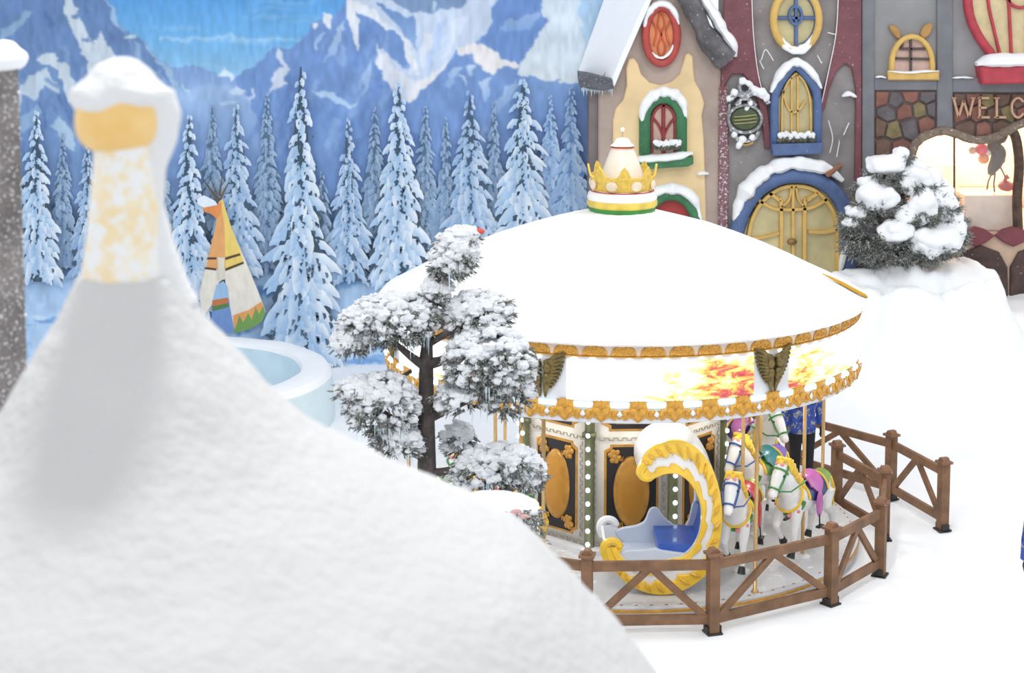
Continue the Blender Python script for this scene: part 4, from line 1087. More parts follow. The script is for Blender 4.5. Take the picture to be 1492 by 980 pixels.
GREEN_F = mat('green_frame', (64, 126, 86), 0.55, var=0.12, frost=0.18, fscale=24)
BLUE_F = mat('blue_frame', (86, 110, 156), 0.55, var=0.10, frost=0.10, fscale=26)
YEL_F = mat('mustard_frame', (220, 182, 104), 0.5, var=0.08)
PANE = mat('pale_pane', (206, 196, 150), 0.3, var=0.12, vscale=3)
PANE_P = mat('pinkish_pane', (212, 180, 168), 0.3, var=0.1)
ORANGE = mat('orange_pane', (230, 150, 100), 0.35, var=0.08)
STEM = mat('planter_twigs', (92, 94, 76), 0.8, var=0.2, frost=0.35, fscale=40)

# --- house with gable, red oval window and green arched window
h1 = thing('storybook_house', 'cream gabled storybook house with red oval window and green arched window', 'house', tuple(atY(960, 560, HY)))
slab([(872, 560), (872, 120), (902, 75), (940, 0), (975, -85), (1010, 0), (1048, 80), (1056, 120), (1056, 560)], HY, HY + 1.0, 0.03).build('wall', TAUPE, h1, False, True)
p = [atY(858, 560, HY), atY(858, 112, HY), atY(874, 560, HY), atY(874, 112, HY)]
MB().box(((p[0].x + p[2].x) / 2, HY + 0.55, (p[0].z + p[1].z) / 2), (p[2].x - p[0].x + 0.02, 0.9, p[1].z - p[0].z)).build('side_pilaster', mat('grey_brown_plaster', (128, 118, 118), 0.8, var=0.12, vscale=2), h1, False, True)
slab([(893, 560), (893, 300), (893, 175), (897, 158), (908, 145), (913, 125), (912, 100), (916, 86), (923, 84), (929, 92), (934, 108), (946, 120), (962, 124), (978, 119), (990, 108), (995, 92), (998, 80), (1003, 77), (1009, 82), (1010, 98), (1012, 118), (1020, 132), (1026, 150), (1022, 168), (1025, 200), (1028, 300), (1028, 560)], HY - 0.05, HY, 0.02).build('cream_panel', CREAM, h1, True, True)
# roof: the left slope turns its snowy top to the viewer, the right slope shows a rough stone edge
L1 = [(893, 112), (906, 80), (920, 48), (940, 2), (975, -82)]; L2 = [(842, 104), (856, 66), (868, 33), (880, 0), (915, -95)]
m = MB(); vs = []; fs = []
A_ = [atY(x, y, HY - 0.25) for x, y in L1]; B_ = [atY(x, y, HY + 0.9) for x, y in L2]
n = len(A_); NS = 8
for a, b in zip(A_, B_):
    for k in range(NS + 1):
        p = a.lerp(b, k / NS); wv = 0.035 * noise.noise(p * 3.0)
        vs.append(p + Vector((0, 0, wv)))
for a, b in zip(A_, B_):
    for k in range(NS + 1): p = a.lerp(b, k / NS); vs.append(p + Vector((0.03, 0.03, -0.16)))
w_ = NS + 1; q_ = n * w_
for i in range(n - 1):
    for k in range(NS):
        a = i * w_ + k
        fs += [(a, a + w_, a + w_ + 1, a + 1), (q_ + a, q_ + a + 1, q_ + a + w_ + 1, q_ + a + w_)]
    fs += [(i * w_, q_ + i * w_, q_ + i * w_ + w_, i * w_ + w_), (i * w_ + NS, i * w_ + w_ + NS, q_ + i * w_ + w_ + NS, q_ + i * w_ + NS)]
for k in range(NS): fs += [(k, k + 1, q_ + k + 1, q_ + k)]
m.add(vs, fs); m.build('roof_snow', SNOW, h1, True, True)
slab([(843, 106), (893, 113), (893, 128), (880, 131), (862, 129), (845, 126)], HY - 0.2, HY + 0.6, 0.02).build('eave_board', mat('dark_eave', (98, 100, 110), 0.8, var=0.15, frost=0.3, fscale=30), h1, False, True)
m = MB()
rnd = random.Random(8)
for k in range(20):
    v = atY(848 + k * 2.3, 128, HY - 0.15); m.cone(v, v + Vector((0, 0, -rnd.uniform(0.05, 0.16))), 0.014)
m.build('icicles', ICE, h1, True, True)
m = MB(); R_ = [(988, -50), (1003, -5), (1016, 24), (1028, 50), (1044, 72), (1060, 88)]
V = [atY(x, y, HY - 0.1) for x, y in [tuple(p) for p in spline(R_, 5)]]
m.tube(V, [(0.26 + 0.07 * noise.noise(v * 4), 0.19 + 0.07 * noise.noise(v * 5)) for v in V], 12)
m.build('rake_edge', mat('rough_grey_stone', (116, 114, 118), 0.9, var=0.25, vscale=5, bump=0.8, bscale=9, frost=0.22, fscale=9), h1, True, True)
snow_line([(1005, -40), (1024, -2), (1040, 22), (1052, 44), (1066, 64), (1070, 82)], 15, 0.28, HY - 0.05, 3).build('roof_snow', SNOW, h1, True, True)
# red oval window
w = link('oval_window', sweep(ell(963, 51, 23, 41), 12, 0.09, HY - 0.07, True, 0).mesh('oval_window', RED_F, True, wloc(h1)), h1); w['label'] = 'red oval window with orange lattice'
slab(ell(963, 50, 19, 36), HY - 0.06, HY - 0.04, 0).build('pane', ORANGE, w, False, True)
m = MB()
for (pts) in ([(962, 16), (958, 35), (963, 50), (958, 68), (962, 84)], [(963, 16), (968, 35), (963, 50), (969, 68), (964, 84)], [(950, 30), (956, 45), (952, 66)], [(976, 30), (970, 46), (975, 66)]): sweep(pts, 3, 0.03, HY - 0.07, False, 4, 6, m)
m.build('lattice', mat('lattice_red', (206, 96, 60), 0.5), w, True, True)
snow_line([(938, 42), (942, 22), (952, 9), (963, 5), (975, 9), (984, 22), (988, 38)], 10, 0.13, HY - 0.09, 1).build('snow_cap', SNOW, w, True, True)
snow_line([(948, 74), (956, 82), (966, 83), (976, 74), (980, 64)], 4, 0.06, HY - 0.12, 2).build('snow_trace', SNOW, w, True, True)
# green arched window
def arch(x0, x1, ytop, ybot, rise, n=12):
    c = (x0 + x1) / 2; r = (x1 - x0) / 2
    return [(x0, ybot)] + [(c - r * cos(pi * k / n), ytop + rise - rise * sin(pi * k / n)) for k in range(n + 1)] + [(x1, ybot)]
w = link('arched_window', sweep(arch(939, 992, 142, 224, 30), 17, 0.10, HY - 0.08, False, 0).mesh('arched_window', GREEN_F, True, wloc(h1)), h1); w['label'] = 'green arched window with red mullions and snowy sill'
slab(arch(944, 988, 148, 224, 26), HY - 0.07, HY - 0.055, 0).build('pane', PANE_P, w, False, True)
RM = mat('dark_red_mullion', (150, 52, 54), 0.5)
m = MB()
sweep([(966, 222), (966, 150)], 6, 0.04, HY - 0.08, False, 0, 6, m); sweep([(948, 168), (958, 180), (965, 196)], 4, 0.035, HY - 0.08, False, 4, 6, m); sweep([(985, 168), (975, 180), (967, 196)], 4, 0.035, HY - 0.08, False, 4, 6, m); sweep(arch(949, 983, 153, 222, 24), 5, 0.04, HY - 0.08, False, 0, 6, m)
m.build('mullion', RM, w, True, True)
flower_box(MB(), 953, 992, 214, HY - 0.18).build('planter_twigs', STEM, w, True, True)
flower_box(MB(), 954, 991, 209, HY - 0.19).build('planter_snow', SNOW_FINE, w, True, True)
slab([(924, 232), (1008, 226), (1008, 236), (1000, 240), (926, 245)], HY - 0.26, HY, 0.02).build('sill', GREEN_F, w, False, True)
snow_line([(924, 231), (945, 229), (975, 227), (1008, 221)], 11, 0.20, HY - 0.14, 5).build('snow_cap', SNOW, w, True, True)
snow_line([(935, 178), (936, 160), (944, 145), (957, 135), (970, 133), (984, 138), (994, 150), (998, 172)], 15, 0.16, HY - 0.10, 7).build('snow_cap', SNOW, w, True, True)
# green arched doorway below
w = link('arched_doorway', sweep(arch(940, 1014, 283, 520, 44), 16, 0.12, HY - 0.08, False, 0).mesh('arched_doorway', GREEN_F, True, wloc(h1)), h1); w['label'] = 'green arch over a red door, snow on top'
slab(arch(946, 1008, 290, 520, 38), HY - 0.06, HY - 0.04, 0).build('door_leaf', mat('red_door', (172, 56, 56), 0.5, var=0.12), w, False, True)
snow_line([(930, 318), (936, 294), (954, 278), (975, 273), (996, 277), (1012, 292), (1019, 318)], 15, 0.18, HY - 0.10, 9).build('snow_cap', SNOW, w, True, True)
snow_line([(1014, 253), (1022, 251), (1032, 252)], 5, 0.10, HY - 0.06, 3).build('ledge_snow', SNOW, h1, True, True)

# --- maroon and grey tower house
h2 = thing('storybook_house', 'grey and maroon tower house with round window and big blue-framed round door', 'house', tuple(atY(1155, 560, HY)))
slab([(1057, 560), (1057, -140), (1254, -140), (1254, 560)], HY + 0.02, HY + 1.0, 0).build('wall', STONEG, h2, False, True)
slab([(1050, 102), (1060, -140), (1092, -140), (1096, 0), (1099, 55), (1106, 108), (1117, 150), (1122, 190), (1123, 216), (1114, 216), (1109, 172), (1098, 128), (1082, 108), (1066, 108), (1056, 124), (1049, 150)], HY - 0.06, HY + 0.02, 0.02).build('maroon_band', MAROON, h2, True, True)
slab([(1222, -140), (1255, -140), (1255, 300), (1244, 300), (1246, 130), (1240, 98), (1230, 93), (1218, 104), (1208, 128), (1201, 158), (1192, 170), (1194, 148), (1205, 108), (1215, 60), (1221, 0)], HY - 0.06, HY + 0.02, 0.02).build('maroon_band', MAROON, h2, True, True)
slab([(1047, 125), (1060, 125), (1062, 240), (1060, 345), (1046, 345)], HY - 0.05, HY + 0.02, 0.02).build('speckled_drainpipe', mat('maroon_speckled', (132, 92, 100), 0.8, var=0.1, frost=0.48, fscale=24), h2, True, True)
m = MB()
for pts in ([(1094, -20), (1097, 50), (1104, 108), (1115, 150)], [(1221, -20), (1217, 48), (1206, 104), (1196, 150)], [(1205, 47), (1216, 50)], [(1108, 88), (1114, 72), (1120, 78), (1126, 88)], [(1112, 100), (1106, 88)], [(1190, 80), (1196, 92)], [(1206, 175), (1212, 200), (1208, 222)], [(1236, 178), (1228, 196)], [(1222, 205), (1218, 228)]):
    m = MB(); sweep(pts, 1.3, 0.02, HY - 0.065, False, 4, 6, m); m.build('snow_trace', SNOW, h2, True, True)
snow_line([(1226, 140), (1236, 136), (1247, 141)], 7, 0.08, HY - 0.05, 2).build('ledge_snow', SNOW, h2, True, True)
# round window
w = link('round_window', sweep(ell(1159, 28, 33, 44), 11, 0.12, HY - 0.05, True, 0).mesh('round_window', YEL_F, True, wloc(h2)), h2); w['label'] = 'round window in a mustard ring with blue cross bars'
slab(ell(1159, 28, 30, 41), HY - 0.03, HY, 0).build('pane', PANE, w, False, True)
m = MB(); sweep([(1159, -12), (1159, 68)], 6, 0.05, HY - 0.05, False, 0, 6, m); sweep([(1130, 26), (1188, 26)], 6, 0.05, HY - 0.05, False, 0, 6, m); sweep(ell(1158, 22, 9, 13), 5, 0.06, HY - 0.06, True, 0, 6, m); sweep(ell(1160, 28, 28, 38, 16, -80, 80), 5, 0.05, HY - 0.04, False, 0, 6, m)
m.build('cross_bars', BLUE_F, w, True, True)
snow_line([(1134, 52), (1143, 66), (1158, 73), (1174, 67), (1186, 48)], 12, 0.09, HY - 0.09, 5).build('snow_cap', SNOW, w, True, True)
# blue pointed window
blue = [(1128, 216), (1127, 150), (1132, 128), (1144, 108), (1158, 96), (1172, 108), (1186, 128), (1190, 150), (1189, 216)]
w = link('pointed_window', sweep(blue, 13, 0.10, HY - 0.07, False, 2).mesh('pointed_window', BLUE_F, True, wloc(h2)), h2); w['label'] = 'blue pointed window with mustard lattice and planter'
slab([(1132, 214), (1132, 150), (1145, 118), (1158, 106), (1172, 118), (1185, 150), (1185, 214)], HY - 0.05, HY, 0).build('pane', PANE, w, False, True)
m = MB()
for pts in ([(1152, 196), (1152, 112)], [(1161, 196), (1161, 108)], [(1140, 130), (1144, 150), (1152, 162), (1162, 160), (1172, 146)], [(1158, 106), (1146, 120), (1139, 140), (1138, 170), (1138, 200)], [(1158, 106), (1170, 118), (1178, 140), (1180, 170), (1180, 200)]): sweep(pts, 3.6, 0.045, HY - 0.07, False, 4, 6, m)
m.build('lattice', YEL_F, w, True, True)
slab([(1122, 208), (1196, 206), (1195, 222), (1124, 225)], HY - 0.22, HY, 0.02).build('sill', BLUE_F, w, False, True)
flower_box(MB(), 1134, 1187, 202, HY - 0.16).build('planter_twigs', STEM, w, True, True)
flower_box(MB(), 1135, 1186, 197, HY - 0.17).build('planter_snow', SNOW_FINE, w, True, True)
snow_line([(1122, 134), (1130, 116), (1143, 98), (1157, 90), (1172, 96), (1186, 112), (1195, 128)], 12, 0.15, HY - 0.09, 4).build('snow_cap', SNOW, w, True, True)
# hanging sign
sg = thing('hanging_sign', 'ornate snowy iron sign with dark green oval plaque on the tower house', 'sign', tuple(atY(1085, 170, HY - 0.1)))
IRON = mat('silvered_iron', (150, 152, 156), 0.6, metal=0.2, var=0.2, frost=0.5, fscale=20)
slab(ell(1084, 172, 21, 17), HY - 0.14, HY - 0.06, 0.02).build('plaque', mat('dark_green_plaque', (84, 96, 70), 0.6, var=0.15, frost=0.12, fscale=30), sg, True, True)
m = MB()
sweep(ell(1084, 172, 24, 20), 5, 0.06, HY - 0.12, True, 0, 6, m); sweep(ell(1084, 127, 8, 8), 6, 0.06, HY - 0.10, True, 0, 6, m); sweep([(1060, 146), (1072, 136), (1084, 140), (1098, 134), (1112, 140), (1118, 150)], 9, 0.08, HY - 0.10, False, 4, 6, m); sweep([(1070, 152), (1078, 144), (1090, 144), (1100, 152)], 5, 0.07, HY - 0.12, False, 4, 6, m); sweep([(1066, 192), (1074, 202), (1086, 204), (1098, 200), (1104, 190)], 7, 0.06, HY - 0.10, False, 4, 6, m); sweep([(1062, 150), (1060, 170), (1064, 190)], 4, 0.05, HY - 0.10, False, 4, 6, m)
m.build('scroll_frame', IRON, sg, True, True)
m = MB()
for y in (168, 173, 178): sweep([(1068, y + 1), (1084, y), (1100, y - 2)], 1.6, 0.02, HY - 0.15, False, 3, 6, m)
m.build('plaque_lines', mat('plaque_gold', (180, 178, 120), 0.5), sg, True, True)
m = MB(); rnd = random.Random(2)
for (x, y, r) in [(1062, 144, 5), (1070, 135, 6), (1082, 118, 6), (1092, 122, 5), (1100, 132, 7), (1110, 136, 8), (1117, 142, 6), (1076, 150, 4), (1094, 150, 5), (1070, 196, 5), (1082, 203, 6), (1096, 200, 5), (1076, 212, 5), (1088, 158, 4)]:
    m.ball(atY(x, y, HY - 0.14), r * PXM, 9, 7, amp=0.25, seed=x)
tag(link('snow_lumps', fuse(m, 0.02, 1, 'snow_lumps', SNOW_FINE, wloc(sg)), sg), kind='stuff')
m = MB(); sweep([(1074, 204), (1084, 210), (1096, 206)], 4, 0.05, HY - 0.1, False, 4, 6, m); m.build('gold_bow', mat('sign_gold', (196, 156, 84), 0.5), sg, True, True)
# big round door
dr = [(1066, 420), (1070, 350), (1080, 312), (1100, 280), (1128, 261), (1156, 255), (1184, 259), (1210, 274), (1228, 300), (1236, 340), (1234, 420)]
w = link('round_door', sweep(dr, 22, 0.16, HY - 0.06, False, 4).mesh('round_door', BLUE_F, True, wloc(h2)), h2); w['label'] = 'big round door with mustard branching lattice in blue frame'
slab([(1078, 420), (1080, 350), (1090, 318), (1108, 290), (1132, 270), (1156, 264), (1182, 268), (1204, 282), (1220, 305), (1226, 340), (1224, 420)], HY - 0.05, HY, 0).build('pane', PANE, w, True, True)
m = MB()
for pts, wd in (([(1088, 420), (1090, 340), (1104, 300), (1130, 276), (1156, 270), (1184, 275), (1206, 296), (1218, 330), (1218, 420)], 7), ([(1137, 420), (1137, 300), (1133, 290), (1120, 280)], 7), ([(1154, 420), (1154, 272)], 6), ([(1171, 420), (1171, 300), (1176, 290), (1190, 280)], 7), ([(1104, 290), (1120, 300), (1137, 304), (1171, 303), (1188, 298), (1204, 288)], 6), ([(1137, 300), (1148, 290), (1152, 270)], 4), ([(1171, 300), (1162, 290), (1158, 270)], 4), ([(1176, 336), (1200, 337), (1220, 332)], 6), ([(1092, 346), (1112, 344), (1134, 338)], 5)):
    sweep(pts, wd, 0.06, HY - 0.07, False, 4, 6, m)
m.build('lattice', YEL_F, w, True, True)
m = MB(); m.ball(atY(1154, 352, HY - 0.14), (0.09, 0.05, 0.06), 10, 7); m.build('door_knob', mat('bronze_knob', (150, 118, 70), 0.4, metal=0.4), w, True, True)
snow_line([(1070, 330), (1074, 300), (1086, 276), (1104, 256), (1128, 242), (1154, 236), (1182, 240), (1206, 246), (1226, 262)], 20, 0.22, HY - 0.08, 11, 0.35).build('snow_cap', SNOW, w, True, True)
snow_line([(1222, 392), (1226, 370), (1234, 350), (1238, 330)], 9, 0.14, HY - 0.14, 12).build('snow_trace', SNOW, w, True, True)
for a_, b_ in (((1088, 278), (1099, 298)), ((1206, 254), (1224, 241))):
    m = MB(); m.tube([atY(*a_, HY - 0.3), atY(*b_, HY - 0.05)], 0.05, 8); m.build('wooden_peg', mat('peg_wood', (160, 112, 84), 0.6, frost=0.2), w, True, True)

# --- welcome shop
h3 = thing('storybook_shop', 'grey timbered shop front with stone panels, WELCOME lettering and glowing arch', 'shop', tuple(atY(1420, 560, HY)))
archl = [(1322, 420), (1322, 260), (1328, 218), (1338, 203), (1352, 195), (1374, 190), (1396, 196), (1418, 203), (1442, 201), (1462, 192), (1480, 182), (1500, 176), (1530, 182), (1560, 205), (1575, 240), (1580, 420)]
arc = [tuple(p) for p in spline(archl, 3)]
slab([(1255.5, 420), (1255.5, -140), (1640, -140), (1640, 420)] + arc[::-1], HY, HY + 0.3, 0).build('wall', GREYP, h3, False, True)
for pts in ([(1255.5, 420), (1255.5, -140), (1273, -140), (1273, 420)], [(1364, 186), (1364, -140), (1387, -140), (1387, 190)], [(1273, 113), (1364, 113), (1364, 131), (1273, 131)], [(1387, 113), (1640, 113), (1640, 134), (1387, 134)]):
    slab(pts, HY - 0.07, HY, 0.015).build('beam', BEAM, h3, False, True)
# flagstone panels: every stone a piece
MORT = mat('stone_mortar', (104, 92, 90), 0.9, var=0.12, frost=0.1)
pnl = slab([(1273, 131), (1364, 131), (1364, 187), (1345, 194), (1332, 206), (1322, 240), (1273, 240)], HY - 0.02, HY, 0).build('stone_panel', MORT, h3, False, True)
pnr = slab([(1387, 134), (1600, 134), (1600, 172), (1500, 172), (1480, 180), (1460, 190), (1442, 198), (1418, 200), (1396, 193), (1387, 190)], HY - 0.02, HY, 0).build('stone_panel', MORT, h3, False, True)
SC_ = [mat('stone_red', (142, 98, 88), 0.85, var=0.15, frost=0.05), mat('stone_olive', (134, 122, 90), 0.85, var=0.15, frost=0.05), mat('stone_brown', (116, 92, 82), 0.85, var=0.15, frost=0.05), mat('stone_grey', (106, 100, 104), 0.85, var=0.15, frost=0.05)]
def stones(parent, clip, sites, seed):
    """Voronoi cells of the sites, clipped to the panel, shrunk for the joints"""
    rnd = random.Random(seed)
    for i, s in enumerate(sites):
        poly = list(clip)
        for j, t in enumerate(sites):
            if i == j or not poly: continue
            mx, my = (s[0] + t[0]) / 2, (s[1] + t[1]) / 2; dx, dy = t[0] - s[0], t[1] - s[1]
            new = []
            for k in range(len(poly)):
                a, b = poly[k - 1], poly[k]
                da = (a[0] - mx) * dx + (a[1] - my) * dy; db = (b[0] - mx) * dx + (b[1] - my) * dy
                if (da <= 0) != (db <= 0):
                    u = da / (da - db); new.append((a[0] + (b[0] - a[0]) * u, a[1] + (b[1] - a[1]) * u))
                if db <= 0: new.append(b)
            poly = new
        if len(poly) < 3: continue
        cx_ = sum(p[0] for p in poly) / len(poly); cy_ = sum(p[1] for p in poly) / len(poly)
        poly = [(cx_ + (x - cx_) * 0.86 + rnd.uniform(-0.6, 0.6), cy_ + (y - cy_) * 0.86 + rnd.uniform(-0.6, 0.6)) for x, y in poly]
        slab(poly, HY - 0.035 - rnd.uniform(0.01, 0.035), HY - 0.015, 0.012).build('stone', SC_[rnd.choice((0, 0, 1, 2, 2, 3))], parent, False, True)
stones(pnl, [(1274, 132), (1363, 132), (1363, 186), (1344, 194), (1331, 206), (1321, 240), (1274, 240)], [(1284, 142), (1304, 146), (1326, 138), (1350, 140), (1292, 164), (1318, 162), (1340, 160), (1358, 158), (1280, 186), (1300, 190), (1324, 184), (1348, 180), (1288, 214), (1308, 216)], 1)
stones(pnr, [(1388, 135), (1598, 135), (1598, 170), (1500, 171), (1478, 180), (1458, 190), (1440, 197), (1418, 199), (1396, 192), (1388, 188)], [(1396, 144), (1416, 142), (1438, 146), (1460, 142), (1482, 146), (1504, 142), (1530, 146), (1560, 144), (1400, 166), (1424, 164), (1446, 168), (1468, 164), (1490, 166), (1520, 164), (1550, 162), (1408, 186), (1432, 188), (1456, 184)], 2)
# WELCOME in cut-out serif letters
LET = {'W': ([[(0, 0), (.24, 1)], [(.24, 1), (.5, .15)], [(.5, .15), (.76, 1)], [(.76, 1), (1, 0)]], [(-.08, .12, 0), (.88, 1.08, 0)]),
       'E': ([[(.15, 0), (.15, 1)], [(.15, 0), (.9, 0)], [(.15, .5), (.7, .5)], [(.15, 1), (.95, 1)]], [(0, .3, 0), (0, .3, 1)]),
       'L': ([[(.2, 0), (.2, 1)], [(.2, 1), (.95, 1)]], [(0, .4, 0), (0, .4, 1)]),
       'C': ([[(.95, .2), (.7, .02), (.4, .02), (.12, .25), (.08, .5), (.12, .75), (.4, .98), (.7, .98), (.97, .78)]], []),
       'O': ([[(.5, 0), (.2, .12), (.05, .5), (.2, .88), (.5, 1), (.8, .88), (.95, .5), (.8, .12), (.5, 0)]], []),
       'M': ([[(.1, 1), (.15, 0)], [(.15, 0), (.5, .8)], [(.5, .8), (.85, 0)], [(.85, 0), (.9, 1)]], [(0, .22, 1), (.78, 1, 1)])}
TAN = mat('tan_letter', (196, 158, 132), 0.6, var=0.08)
x = 1387
sign = link('welcome_lettering', None, h3)
for chx, wd in zip('WELCOME', (29, 18, 18, 19, 22, 24, 18)):
    st, sf = LET[chx]; m = MB()
    for line in st: sweep([(x + wd * u, 142 + 28 * v) for u, v in line], 4.2, 0.03, HY - 0.10, False, 3 if len(line) > 2 else 0, 6, m)
    for a, b, v in sf: sweep([(x + wd * a, 142 + 28 * v), (x + wd * b, 142 + 28 * v)], 2.6, 0.03, HY - 0.10, False, 0, 6, m)
    m.build('letter', TAN, sign, True, True)
    x += wd + 6
# small eared window
w = link('eared_window', sweep(arch(1298, 1357, 53, 106, 40), 8, 0.09, HY - 0.04, False, 0).mesh('eared_window', YEL_F, True, wloc(h3)), h3); w['label'] = 'small mustard arched window with two leaf ears'
slab(arch(1301, 1354, 57, 106, 36), HY - 0.03, HY, 0).build('pane', PANE_P, w, False, True)
m = MB()
for pts in ([(1326, 56), (1326, 104)], [(1338, 60), (1338, 104)] if False else [(1314, 62), (1313, 70)], [(1310, 71), (1346, 71)], [(1304, 85), (1352, 86)]): sweep(pts, 4, 0.04, HY - 0.05, False, 0, 6, m)
m.build('muntin', mat('dark_muntin', (92, 78, 74), 0.6), w, True, True)
slab([(1291, 104), (1366, 104), (1366, 116), (1292, 116)], HY - 0.14, HY, 0.02).build('sill', YEL_F, w, False, True)
snow_line([(1292, 103), (1320, 105), (1345, 103), (1366, 103)], 3.5, 0.10, HY - 0.09, 4).build('snow_cap', SNOW, w, True, True)
for pts in ([(1309, 56), (1300, 50), (1294, 38), (1303, 38), (1310, 46)], [(1340, 52), (1342, 42), (1350, 34), (1357, 36), (1354, 48), (1346, 55)]):
    slab(pts, HY - 0.10, HY - 0.02, 0.02, 3).build('leaf_ear', mat('tan_ear', (184, 142, 84), 0.6), w, True, True)
# big red window above the lettering
rw = [(1408, -60), (1408, -5), (1412, 25), (1424, 52), (1440, 74), (1452, 84), (1520, 84), (1545, 60), (1562, 20), (1566, -60)]
w = link('tulip_window', sweep(rw, 13, 0.12, HY - 0.05, False, 3).mesh('tulip_window', mat('crimson_frame', (186, 64, 78), 0.5, var=0.1), True, wloc(h3)), h3); w['label'] = 'large crimson ribbed window over a snowy red sill'
slab([(1412, -60), (1412, 0), (1418, 30), (1434, 60), (1450, 82), (1522, 82), (1542, 56), (1556, 20), (1560, -60)], HY - 0.03, HY, 0).build('pane', mat('cream_pane', (222, 208, 164), 0.35, var=0.08), w, True, True)
m = MB()
for pts in ([(1436, -60), (1438, 0), (1446, 40), (1456, 82)], [(1464, -60), (1468, 0), (1470, 40), (1472, 82)], [(1500, -60), (1500, 0), (1496, 40), (1494, 82)], [(1462, -8), (1475, 8), (1492, 10), (1510, -6)]): sweep(pts, 5, 0.05, HY - 0.06, False, 4, 6, m)
m.build('rib', mat('crimson_frame', (190, 48, 66)), w, True, True)
slab([(1420, 96), (1560, 90), (1560, 110), (1540, 118), (1424, 121)], HY - 0.35, HY, 0.03).build('sill', mat('crimson_frame', (190, 48, 66)), w, False, True)
snow_line([(1418, 92), (1440, 87), (1480, 86), (1530, 84), (1562, 86)], 19, 0.26, HY - 0.2, 6, 0.2).build('snow_cap', SNOW, w, True, True)
snow_line([(1386, 113), (1400, 112), (1416, 113)], 3, 0.06, HY - 0.08, 4).build('ledge_snow', SNOW, h3, True, True)
snow_line([(1274, 112), (1282, 111), (1290, 113)], 3, 0.06, HY - 0.08, 5).build('ledge_snow', SNOW, h3, True, True)
# arch border of twisted log, glass front, interior
sweep(archl[1:-1], 13, 0.10, HY - 0.06, False, 5, 10, wf=lambda t: 1 + 0.25 * noise.noise(Vector((t * 40, 0, 0)))).build('arch_log', mat('mossy_log', (138, 122, 108), 0.85, var=0.2, vscale=10, bump=0.6, bscale=20, frost=0.28, fscale=22), h3, True, True)
IN = [atY(1300, 345, HY), atY(1620, 345, HY)]
zf = atY(1400, 338, HY).z; zt = atY(1400, 150, HY).z; x0 = IN[0].x; x1 = IN[1].x; yb = HY + 3.0
WARM = mat('warm_wall', (250, 226, 196), 0.6, var=0.04)
m = MB(); m.box(((x0 + x1) / 2, yb + 0.05, (zf + zt) / 2), (x1 - x0, 0.1, zt - zf)); m.box((x0 - 0.05, (HY + yb) / 2 + 0.15, (zf + zt) / 2), (0.1, yb - HY - 0.3, zt - zf)); m.box((x1 + 0.05, (HY + yb) / 2 + 0.15, (zf + zt) / 2), (0.1, yb - HY - 0.3, zt - zf)); m.box(((x0 + x1) / 2, (HY + yb) / 2 + 0.15, zt + 0.05), (x1 - x0, yb - HY - 0.3, 0.1))
m.build('interior_wall', WARM, h3, False, True)
m = MB(); m.box(((x0 + x1) / 2, (HY + yb) / 2 + 0.15, zf - 0.05), (x1 - x0, yb - HY - 0.3, 0.1)); m.build('interior_floor', mat('polished_floor', (214, 196, 184), 0.15, var=0.06), h3, False, True)
m = MB(); m.box(((x0 + x1) / 2, yb - 0.04, zf + 0.42), (x1 - x0, 0.03, 0.03)); m.box((atY(1352, 250, yb).x, yb - 0.3, zf + 0.6), (0.9, 0.4, 0.5)); m.box((atY(1440, 250, yb).x, yb - 0.2, zf + 0.35), (1.4, 0.2, 0.06))
m.build('interior_counter', mat('pale_counter', (240, 220, 196), 0.4), h3, False, True)
d = bpy.data.lights.new('shop_ceiling_lamp', 'AREA'); d.shape = 'RECTANGLE'; d.size = 2.6; d.size_y = 1.2; d.energy = 130; d.color = (1, 0.84, 0.66)
o = bpy.data.objects.new('shop_ceiling_lamp', d); COL.objects.link(o); o.location = ((x0 + x1) / 2, HY + 1.9, zt - 0.1)
m = MB(); sweep([(1393, 196), (1393, 345)], 3.2, 0.02, HY + 0.12, False, 0, 6, m); m.build('glass_mullion', mat('black_frame', (34, 32, 34), 0.4), h3, True, True)
m = MB(); gl = glass('shop_glass', (235, 240, 240), 0.08)
for a, b in ((1324, 1392), (1394, 1480), (1484, 1578)):
    slab([(a, 345), (b, 345), (b, 190), (a, 190)], HY + 0.115, HY + 0.125, 0).build('glass_pane', gl, h3, False, True)
m = MB(); V = [atY(x, y, HY - 0.02) for x, y in [(1484, 345), (1482, 290), (1485, 240), (1480, 200), (1470, 186)]]
m.tube(spline(V, 4), 0.085, 9); m.build('trunk_post', mat('dark_bark', (96, 78, 68), 0.9, var=0.25, vscale=8, bump=0.7, bscale=18, frost=0.1), h3, True, True)
# scalloped base under the window
slab([(1300, 338), (1640, 338), (1640, 560), (1300, 560)], HY - 0.04, HY + 0.1, 0).build('base_wall', mat('sand_base', (206, 178, 156), 0.7, var=0.08), h3, False, True)
def scallop(cx_, w_, y0, h_): return [(cx_ - w_, y0 + h_ * 0.45)] + [(cx_ - w_ * cos(pi * k / 10), y0 + h_ * 0.45 * (1 - sin(pi * k / 10))) for k in range(1, 10)] + [(cx_ + w_, y0 + h_ * 0.45), (cx_, y0 + h_)]
for cx_ in (1368, 1420, 1474, 1530):
    slab([(cx_ - 27, 342), (cx_ - 14, 333), (cx_, 329), (cx_ + 14, 333), (cx_ + 27, 342), (cx_ + 14, 352), (cx_, 358), (cx_ - 14, 352)], HY - 0.12, HY, 0.02).build('maroon_scallop', mat('maroon_scallop', (124, 62, 72), 0.6, var=0.1, frost=0.03), h3, True, True)
